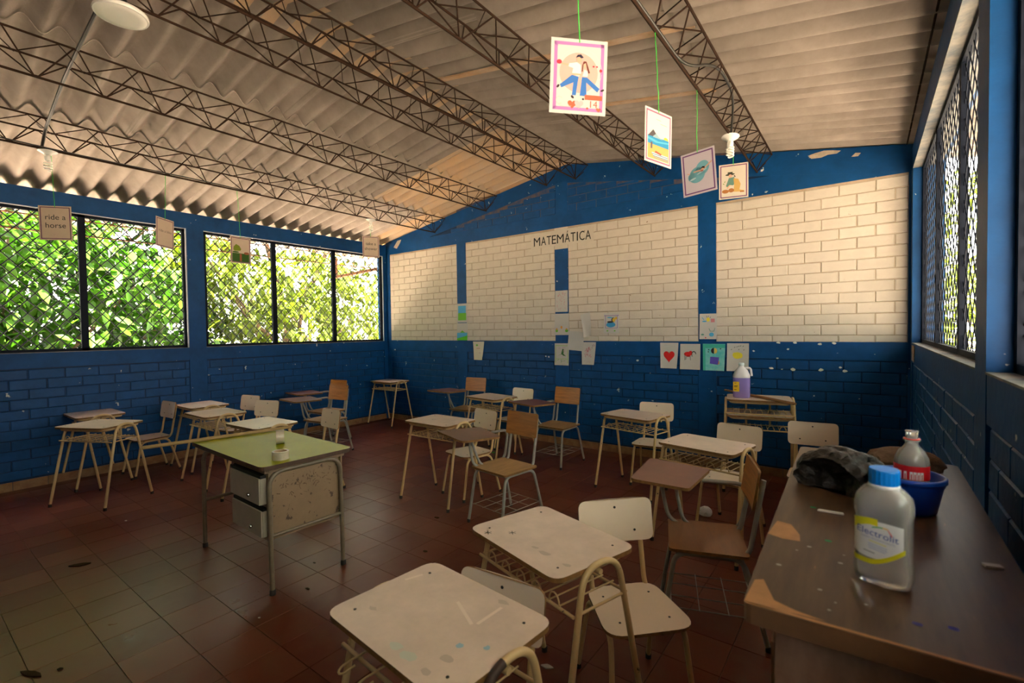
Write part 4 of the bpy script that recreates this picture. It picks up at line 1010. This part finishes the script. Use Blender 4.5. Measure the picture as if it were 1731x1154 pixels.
card('x', 'hanging card turned aside with one faint line of writing', (AX, 1.72, AZ), ctr_from((279, 394), 4.58), 50, fr2(), math.radians(2), [('ride a bike', .036, .5, .52, (.15, .12, .1))], paper=M_card)
tree_pic = fr2()+[((.06, .16, .02), rect(.09, .06, .91, .38)), ((.28, .36, .02), [(.14, .50), (.16, .62), (.28, .72), (.44, .66), (.52, .54), (.48, .48), (.20, .46)]), ((.45, .14, .06), [rect(.44, .08, .54, .36), ell(.78, .40, .13, .05)]), ((.06, .16, .02), ell(.25, .42, .16, .03))]
card('x', 'hanging card with a green tree and red bush', (AX, 2.36, AZ), ctr_from((407, 423), 5.12), 28, tree_pic, 0, paper=M_card)
card('x', 'hanging card reading take a shower near the left corner', (AX, 4.03, AZ-.05), ctr_from((627, 417), 6.45), 6, fr2(), 0, [('take a', .055, .5, .58, INK), ('shower', .055, .5, .34, INK)], paper=M_card)

# ------------------------------------------------------------------ drawings taped to the back wall
def sheet(label, px, shapes, curl=.012, skew=0.0, rot=0.0, paper=None, off=.004, taper=0.0):
    x0, y0, x1, y1 = px; ym = (y0+y1)/2; xm = (x0+x1)/2
    a, b = on_y(x0, ym, YB), on_y(x1, ym, YB); t_, u_ = on_y(xm, y0, YB), on_y(xm, y1, YB); c = on_y(xm, ym, YB)
    w, h = b[0]-a[0], t_[2]-u_[2]
    t = thing('drawing', label, 'drawing', (c[0], YB-off, c[2])); t.rotation_euler = (0, rot, 0)
    bend = lambda x, y: curl*((1-y)**2)*1.2+curl*.5*(abs(x-.5)*2)**3*(1-y)
    mb = MB(); n = 8; v = []; f = []
    for j in range(n+1):
        for i in range(n+1):
            x, y = i/n, j/n; xx = x-.5; xx *= (1-taper*(1-y)); v.append((xx*w, -bend(x, y), (y-.5)*h))
    for j in range(n):
        for i in range(n): q = j*(n+1)+i; f.append((q, q+1, q+n+2, q+n+1))
    mb.add(v, f, 0, True); mb.build('paper_sheet', paper or M_paper, t)
    if shapes: picture(t, [(cc, [[(.5+(x-.5)*(1-taper*(1-y)), y) for x, y in p] for p in (pp if isinstance(pp[0][0], (list, tuple)) else [pp])]) for cc, pp in shapes], w, h, bend, 'pencil_drawing', .0012)
    return t
BLK = (.03, .03, .03); RED = (.62, .02, .02); GRN = (.16, .48, .04); SKY = (.08, .36, .62); PNK = (.55, .20, .22); YEL = (.72, .62, .05)
def doodle(seed, c, x0, y0, x1, y1, n, w=.014):
    r = random.Random(seed); out = []
    for i in range(n):
        x, y = r.uniform(x0, x1), r.uniform(y0, y1); k = r.choice((0, 1)); s = r.uniform(.03, .07)
        if k: out += arc_line(x, y, s, s*.8, r.uniform(0, 3), r.uniform(3.5, 6.2), w, 6)
        else: a = r.uniform(0, 3.14); out.append(line(x-s*math.cos(a), y-s*math.sin(a), x+s*math.cos(a), y+s*math.sin(a), w))
    return (c, out)
sheet('drawing of blue sky over green grass, upper of two on the left pillar', (773, 513, 790, 545), [(SKY, rect(.12, .45, .88, .88)), (GRN, rect(.12, .12, .92, .50)), ((.6, .5, .45), ell(.48, .55, .13, .12)), ((.5, .3, .3), ell(.45, .2, .08, .03))], .006)
sheet('drawing of a green hill and blue lake, lower of two on the left pillar', (773, 546, 791, 575), [(SKY, rect(.02, .12, .98, .44)), (GRN, [(.02, .40), (.25, .42), (.5, .58), (.75, .45), (.98, .42), (.98, .0), (.6, .0), (.45, .18)]), ((.10, .50, .02), [(.02, .0), (.02, .1), (.5, .24), (.98, .28), (.98, 0)]), doodle(3, (.4, .4, .6), .2, .65, .8, .9, 4)], .006)
sheet('small blank looking note below the left white panel', (800, 577, 819, 608), [(GRN, [ell(.35, .8, .1, .05)]), (PNK, line(.3, .62, .65, .63, .03)), ((.6, .5, .4), ell(.65, .38, .1, .05))], .012, taper=.28, paper=mat('yellowed_paper', (.66, .60, .45), .7))
sheet('drawing of red doodles, top of three on the middle pillar', (939, 491, 960, 527), [doodle(1, PNK, .15, .1, .85, .88, 22), doodle(2, (.5, .08, .15), .15, .1, .85, .88, 8)], .004)
sheet('drawing with two orange flowers, second of three on the middle pillar', (938, 530, 962, 566), [(GRN, [ell(.15, .20, .09, .07), ell(.84, .20, .11, .07)]), ((.70, .30, .06), [ell(.15, .28, .06, .04), ell(.84, .28, .06, .04), ell(.48, .36, .07, .07)]), doodle(5, (.5, .5, .5), .25, .4, .75, .85, 9, .01)], .004)
sheet('green pencil drawing with border, lowest of three on the middle pillar', (938, 580, 962, 617), [((.30, .50, .10), [rect(.06, .10, .09, .95), rect(.91, .10, .94, .95), rect(.06, .88, .94, .905), rect(.1, .28, .9, .30)]), ((.03, .12, .03), [(.2, .42), (.45, .50), (.55, .75), (.66, .72), (.62, .52), (.8, .42), (.6, .44), (.5, .5)]), doodle(6, (.45, .25, .3), .3, .6, .8, .8, 7), doodle(8, (.1, .3, .05), .1, .1, .9, .25, 5)], .006)
sheet('loose white paper hanging crooked on the white wall', (985, 529, 1002, 569), [doodle(9, (.5, .48, .45), .3, .2, .7, .8, 4, .008)], .05, rot=math.radians(-14), taper=.25)
sheet('ruled paper overlapping the blue and white paint', (961, 560, 987, 592), [((.5, .5, .58), [rect(.05, k*.09, .95, k*.09+.006) for k in range(2, 10)])], .012, rot=math.radians(4))
sheet('red pencil drawing of a figure with a balloon right of the ruled paper', (983, 578, 1008, 616), [doodle(12, (.50, .06, .10), .25, .35, .7, .75, 26, .016), doodle(13, (.2, .05, .1), .72, .7, .9, .9, 5, .014), doodle(14, PNK, .15, .08, .7, .2, 5, .01)], .014, taper=.2, off=.007)
sheet('drawing of a boat on blue water on the white wall', (1021, 529, 1047, 563), [((.25, .15, .40), [rect(.02, .86, .98, .89), rect(.10, .25, .13, .9), rect(.87, .25, .90, .9), rect(.1, .25, .9, .27)]), ((.05, .28, .55), ell(.46, .42, .30, .13)), (BLK, [ell(.42, .56, .20, .05), ell(.62, .66, .13, .12)]), ((.70, .45, .05), [ell(.66, .66, .10, .10), ell(.80, .74, .08, .07)]), (SKY, ell(.4, .78, .18, .03)), (GRN, [ell(.25, .12, .06, .03), ell(.72, .12, .06, .03)])], .008)
sheet('drawing with yellow and blue figures on the right pillar', (1183, 530, 1212, 573), [(YEL, ell(.50, .77, .10, .085)), (SKY, [ell(.28, .70, .13, .03), ell(.70, .18, .14, .08), line(.14, .86, .26, .76, .03)]), (PNK, rect(.66, .66, .88, .80)), ((.12, .30, .22), [ell(.18, .18, .09, .035), line(.55, .42, .62, .32, .03), line(.90, .44, .84, .32, .03), line(.6, .31, .86, .31, .02)]), (BLK, [line(.40, .92, .44, .84, .02), line(.52, .92, .5, .86, .02), line(.64, .88, .6, .83, .02)]), (RED, heart(.36, .055, .045))], .008, off=.008)
sheet('drawing of a red heart on white paper', (1116, 579, 1147, 622), [(RED, heart(.50, .48, .34)), ((.75, .42, .40), [ell(.42, .50, .08, .05), ell(.56, .38, .05, .06)]), ((.45, .01, .01), [ell(.38, .40, .05, .04), ell(.64, .42, .05, .04)]), ((.55, .6, .58), rect(.22, .84, .55, .85))], .016, taper=.12)
sheet('drawing of a red horse on white paper', (1150, 581, 1184, 624), [(RED, [ell(.38, .60, .19, .09), ell(.52, .64, .09, .09)]), (BLK, arc_line(.68, .60, .10, .10, 0, 3.0, .035)+[line(.24, .62, .24, .36, .022), line(.30, .5, .28, .38, .02), line(.50, .52, .52, .36, .022), line(.58, .6, .6, .5, .03)]), ((.35, .02, .02), ell(.40, .52, .10, .03))], .010)
sheet('teal painting with a moon face and purple block', (1188, 581, 1226, 626), [((.06, .42, .32), [rect(0, .85, 1, .99), rect(0, .0, .12, .9)]), ((.05, .03, .04), ell(.50, .74, .13, .11, 14, 0, 1.57, 4.712)), ((.75, .52, .12), ell(.52, .74, .13, .11, 14, 0, -1.57, 1.571)), ((.10, .08, .42), [(.32, .26), (.70, .22), (.74, .50), (.34, .52)]), ((.70, .28, .12), rect(.66, .24, .76, .36)), (BLK, [ell(.18, .86, .03, .02), ell(.27, .78, .03, .02), ell(.25, .70, .03, .02), ell(.80, .82, .03, .02), ell(.74, .88, .025, .02)])], .014, paper=mat('teal_wash', (.05, .46, .48), .6, noise=.5, nscale=10, col2=(.30, .62, .58)), taper=.06)
sheet('drawing of a yellow flower face under black birds', (1229, 580, 1266, 627), [(YEL, [ell(.48, .56, .20, .12), ell(.36, .58, .10, .09), ell(.60, .56, .12, .10)]), (BLK, [ell(.43, .59, .03, .04), ell(.53, .58, .03, .04)]+[line(x, y, x+.05, y+.03, .018) for x, y in ((.33, .84), (.44, .86), (.52, .88), (.60, .89), (.72, .88), (.18, .76), (.52, .76), (.75, .75))])], .016)

# ------------------------------------------------------------------ lamps, conduit
def cfl(label, x, y, zt, rot=0.0, big=1.0):
    t = thing('spiral_bulb', label, 'light bulb', (x, y, zt)); s = big
    t.rotation_euler = (rot, 0, 0)
    MB().lathe([(.045*s, -.004), (.045*s, .0)], 20).build('mount', M_black, t)
    MB().lathe([(.024*s, -.036*s), (.030*s, -.028*s), (.060*s, -.012*s), (.064*s, -.006*s), (.060*s, -.004)], 24).build('holder', M_bulb, t)
    MB().lathe([(.012*s, -.085*s), (.022*s, -.080*s), (.022*s, -.05*s), (.017*s, -.036*s)], 20).build('ballast', M_bulb, t)
    pts = []
    for k in range(61): a = 2*math.pi*3.5*k/60; rr = .024*s*(1 if k < 52 else 1-(k-52)/12); pts.append((rr*math.cos(a), rr*math.sin(a), -(.088+.075*k/60)*s))
    MB().tube(pts, .0062*s, 7).build('spiral_tube', mat('frosted_tube', (.86, .84, .78), .3, .5), t)
    return t
cfl('white spiral bulb under the left purlin above the horse card', AX, .91, AZ-.008)
cfl('white spiral bulb under the left purlin near the far corner', AX, 4.05, AZ-.008)
cfl('white spiral bulb under the right purlin above the gardener card', FX, 4.10, FZ-.008, math.radians(-8), 1.05)
p = on_x(205, 28, -3.30); dl = thing('round_lamp', 'flat round white ceiling lamp under the purlin at top left', 'lamp', (p[0], p[1], p[2]))
MB().lathe([(.02, .035), (.10, .032), (.122, .022), (.126, .008), (.122, .0)], 36).build('housing', M_bulb, dl)
MB().lathe([(.0, -.004), (.08, -.003), (.114, .0), (.118, .004)], 36, cap=False).build('diffuser', mat('opal', (.88, .85, .78), .35), dl)
MB().lathe([(.03, .035), (.03, roof_z(-3.3)-.25-p[2] if roof_z(-3.3)-.25-p[2] > .04 else .05)], 12).build('bracket', M_black, dl)
M_cond = mat('black_conduit', (.02, .018, .016), .35, .5)
pts = []
for X_, z in ((-3.35, roof_z(-3.35)-.06), (-3.85, roof_z(-3.85)-.06), (-4.31, roof_z(-4.31)-.06), (-4.6, roof_z(-4.6)-.07), (-5.2, AZ+.12), (AX, AZ+.02)): pts.append((X_, .88, z))
tag(MB().tube(fillet(pts, .12, 4), .011, 8).build('conduit', M_cond), 'black conduit running down the left slope to the bulb', 'conduit')
pts = [(AX+.012, y, AZ+.012+.004*math.sin(y*4)) for y in np.linspace(YF, 2.6, 30)]
tag(MB().tube(pts, .006, 6).build('cable', M_cond), 'dark cable tied along the bottom bar of the left purlin', 'cable')
pts = [(FX+.005, YF, FZ+.012), (FX+.005, 2.9, FZ+.012), (FX+.10, 3.25, FZ+.16), (FX+.10, 3.75, FZ+.16), (FX+.01, 4.08, FZ+.01)]
tag(MB().tube(fillet(pts, .3, 6), .009, 6).build('cable', M_cond), 'dark cable running along the right purlin to its bulb', 'cable')
# ------------------------------------------------------------------ outside: ground and greenery
M_ground = mat('dry_ground', (0.58, 0.48, 0.39), 0.9, 0.1, noise=0.4, nscale=1.5, col2=(0.44, 0.36, 0.27), world_pos=True)
MB().add([(-60, -60, -.14), (60, -60, -.14), (60, 60, -.14), (-60, 60, -.14)], [(0,1,2,3)]).build('ground', M_ground)['kind'] = 'structure'
bpy.data.objects['ground']['label'] = 'dry sunlit earth outside the room'
M_bouncecut = mat('low_bounce_earth', (0.36, 0.295, 0.24), 0.9, 0.1, noise=0.5, nscale=3, col2=(0.25, 0.21, 0.15), world_pos=True)  # for a darker ground sheet added to cut bounce from the right
lw_ = MB().add([(0.52, -40, -.125), (40, -40, -.125), (40, 40, -.125), (0.52, 40, -.125)], [(0,1,2,3)]).build('bounce_cut_ground', M_bouncecut); lw_['kind'] = 'structure'; lw_['label'] = 'added darker ground outside the right windows, cutting bounce light'
def leaf_mat(name, c, tr, rough=0.4):
    m = bpy.data.materials.new(name); m.use_nodes = True; nt = m.node_tree; b = nt.nodes['Principled BSDF']; out = nt.nodes['Material Output']; L = nt.links.new
    b.inputs['Roughness'].default_value = rough; b.inputs['Specular IOR Level'].default_value = .12
    g = nt.nodes.new('ShaderNodeNewGeometry'); hs = nt.nodes.new('ShaderNodeHueSaturation'); mr = nt.nodes.new('ShaderNodeMapRange'); mr.inputs['To Min'].default_value = .55; mr.inputs['To Max'].default_value = 1.5
    L(g.outputs['Random Per Island'], mr.inputs['Value']); L(mr.outputs[0], hs.inputs['Value']); hs.inputs['Color'].default_value = (*c, 1); L(hs.outputs[0], b.inputs['Base Color'])
    h2 = nt.nodes.new('ShaderNodeHueSaturation'); h2.inputs['Color'].default_value = (*tr, 1); L(mr.outputs[0], h2.inputs['Value'])
    t = nt.nodes.new('ShaderNodeBsdfTranslucent'); L(h2.outputs[0], t.inputs['Color']); ad = nt.nodes.new('ShaderNodeAddShader'); L(b.outputs[0], ad.inputs[0]); L(t.outputs[0], ad.inputs[1]); L(ad.outputs[0], out.inputs['Surface'])
    return m
M_leafA = leaf_mat('green_leaf', (.023, .058, .003), (.009, .033, .001))
M_leafB = leaf_mat('yellow_green_leaf', (.035, .053, .003), (.024, .035, .001))
M_leafC = leaf_mat('dark_green_leaf', (.011, .030, .003), (.004, .015, .0008))
M_bark = mat('grey_bark', (.12, .085, .055), .9, .1, noise=.5, nscale=12)
LEAF = np.array([(0, 0, 0), (.32, .10, .05), (.30, -.10, .05), (.66, .095, .03), (.64, -.095, .03), (1.0, 0, -.07), (.32, 0, 0.0), (.66, 0, -.02)])
LEAF[:, 1] *= 1.8
LF = [(0, 6, 1), (0, 2, 6), (6, 7, 3, 1), (6, 2, 4, 7), (7, 5, 3), (7, 4, 5)]
def leaf_mesh(m, size):
    mb = MB(); mb.add([tuple(p*size) for p in LEAF], LF, 0, True); return mb.mesh('leaf', m)
def rand_rot(r, droop):
    az = r.uniform(0, 2*math.pi); el = r.normal(-droop, .45); ro = r.normal(0, .5)
    return (Matrix.Rotation(az, 3, 'Z') @ Matrix.Rotation(-el, 3, 'Y') @ Matrix.Rotation(ro, 3, 'X'))
def tree(name, label, base, blobs, n, size, m, seed, trunk_r=.06, droop=.5, parts=0, limbs=True):
    """blobs: list of (x, y, z, rx, ry, rz) crown volumes in world space"""
    r = np.random.default_rng(seed); t = thing(name, label, 'tree', base, 0, 'trees outside the windows')
    B = Vector(base)
    for i, bl in enumerate(blobs if limbs else blobs[:1]):
        e = Vector(bl[:3])-B; mid = e*.5+Vector((r.uniform(-.2, .2), r.uniform(-.2, .2), r.uniform(0, .3)))
        MB().tube([(0, 0, 0), (e.x*.1, e.y*.1, e.z*.35), mid, e], [trunk_r, trunk_r*.8, trunk_r*.55, trunk_r*.2], 7).build('trunk' if i == 0 else 'branch', M_bark, t)
    vol = np.array([b[3]*b[4]*b[5] for b in blobs])**(2/3); vol /= vol.sum(); V = []; F = []; k = len(LEAF)
    which = r.choice(len(blobs), n, p=vol); lp = 0; lm = leaf_mesh(m, size)
    pos = []
    for q in range(n):
        b = blobs[which[q]]; d = r.normal(size=3); d /= np.linalg.norm(d); rad = r.uniform(.35, 1)**.5
        pos.append((b[0]+d[0]*b[3]*rad, b[1]+d[1]*b[4]*rad, b[2]+d[2]*b[5]*rad))
    pos.sort(key=lambda p: abs(p[0]))
    for q, p in enumerate(pos):
        R3 = rand_rot(r, droop); s = r.uniform(.65, 1.25)
        if q < parts:
            o = link('leaf', lm, t, loc=Vector(p)-B, scale=(s, s, s)); o.rotation_euler = R3.to_euler(); continue
        A = np.array(R3)*size*s; o_ = len(V)*0+len(V)
        V.extend((LEAF @ A.T+np.array(p)-np.array(base)).tolist()); F.extend([[i+o_ for i in f] for f in LF])
    me = bpy.data.meshes.new('foliage'); me.from_pydata(V, [], F); me.materials.append(m); me.polygons.foreach_set('use_smooth', [True]*len(F)); me.update()
    link('foliage', me, t)['kind'] = 'stuff'
    return t
tree('broadleaf_tree', 'broadleaf tree close to the left windows with big green leaves', (-10.0, 1.0, -.14), [(-9.4, .6, 2.0, .8, 1.1, .9), (-9.5, 1.7, 1.5, .8, 1.1, .8), (-9.4, 2.6, 2.3, .7, .8, .7), (-9.6, 1.2, 3.0, .9, 1.2, .6), (-9.5, -.4, 1.8, .9, 1.2, 1.0), (-9.3, .9, .9, .7, 1.5, .5), (-9.6, 3.2, 1.1, .7, .8, .5)], 3600, .26, M_leafA, 1, .09, .6, parts=200)
tree('broadleaf_tree', 'darker tree behind the big leaved tree at left', (-11.9, 2.2, -.14), [(-11.3, 1.2, 2.2, 1.2, 2.0, 1.8), (-11.3, 3.4, 1.6, 1.0, 1.4, 1.2), (-11.5, -1.2, 2.4, 1.2, 1.6, 1.8), (-11.4, 3.0, 3.2, 1.0, 1.3, .8), (-11.6, .4, .9, 1.0, 2.6, .8), (-11.6, 2.6, .6, .9, 1.6, .7)], 9000, .22, M_leafC, 2, .10, .5)
tree('mango_tree', 'sunlit yellow green tree seen through the second left window', (-10.9, 6.2, -.14), [(-10.6, 4.6, 2.2, .9, 1.0, .8), (-10.7, 5.9, 1.6, .9, 1.1, .8), (-10.9, 6.4, 2.9, 1.0, 1.1, .7), (-10.7, 7.6, 2.0, 1.0, 1.1, 1.0), (-10.5, 5.0, 1.0, .8, 1.4, .4), (-10.4, 4.0, 3.0, .8, .8, .6)], 3200, .24, M_leafB, 3, .08, .75, parts=60)
tree('mango_tree', 'pale leafy tree far behind the second left window', (-14.2, 9.0, -.14), [(-13.5, 7.6, 1.6, 1.4, 2.0, 1.2), (-13.7, 9.6, 2.6, 1.4, 1.8, 1.4), (-13.7, 5.8, 2.9, 1.2, 1.4, 1.2), (-13.7, 11.6, 1.8, 1.2, 1.4, 1.6)], 4200, .22, M_leafB, 4, .10, .5)
tree('broadleaf_tree', 'green tree outside the right windows', (2.9, 10.0, -.14), [(2.4, 9.2, 2.4, .9, 1.6, 1.4), (2.8, 11.5, 1.6, 1.0, 1.8, 1.2), (1.3, 11.0, 1.6, .7, 1.2, 1.0), (1.7, 13.0, 3.4, .9, 1.2, 1.2), (1.1, 14.0, 1.4, .8, 1.2, 1.2)], 3600, .20, M_leafB, 5, .08, .5)
tree('broadleaf_tree', 'added unseen tree along the right wall, dimming the right windows', (3.4, 3.0, -.14), [(2.9, 5.5, 2.2, .8, 2.0, 1.6), (3.0, 2.2, 2.4, .9, 2.0, 1.7), (2.9, -.6, 2.2, .8, 1.8, 1.6), (3.1, 4, 4.2, 1.2, 2.5, 1.0), (3.1, .5, 4.2, 1.2, 2.5, 1.0)], 5600, .20, M_leafA, 6, .08, .5)  # tree added out of view to block light to the right windows
tree('hedge_tree', 'dense dark tree line far behind the left windows', (-15.7, 2.0, -.14), [(-14.9, -2.0, 1.6, 1.0, 2.6, 2.0), (-15.1, 2.0, 1.8, 1.0, 2.6, 2.2), (-15.2, 5.5, 1.2, 1.0, 2.2, 1.6), (-15.1, .5, 4.0, 1.0, 3.0, 1.4)], 5000, .30, M_leafC, 9, .12, .4)
tree('tall_tree', 'tall crown rising above the trees left of the first window', (-14.5, .5, -.14), [(-12.6, -1.5, 6.2, 2.0, 2.6, 2.2), (-12.8, 2.4, 6.4, 2.0, 2.4, 2.2), (-12.4, -4.5, 5.0, 2.0, 2.4, 2.6), (-11.4, .6, 4.6, 1.2, 2.4, .9)], 5200, .36, M_leafA, 12, .16, .4)
tree('tall_tree', 'tall yellow green crown above the second left window', (-14.8, 8.0, -.14), [(-13.2, 6.0, 6.0, 1.8, 2.0, 1.8), (-13.4, 9.6, 6.2, 1.8, 2.0, 2.0)], 2600, .36, M_leafB, 13, .14, .4)
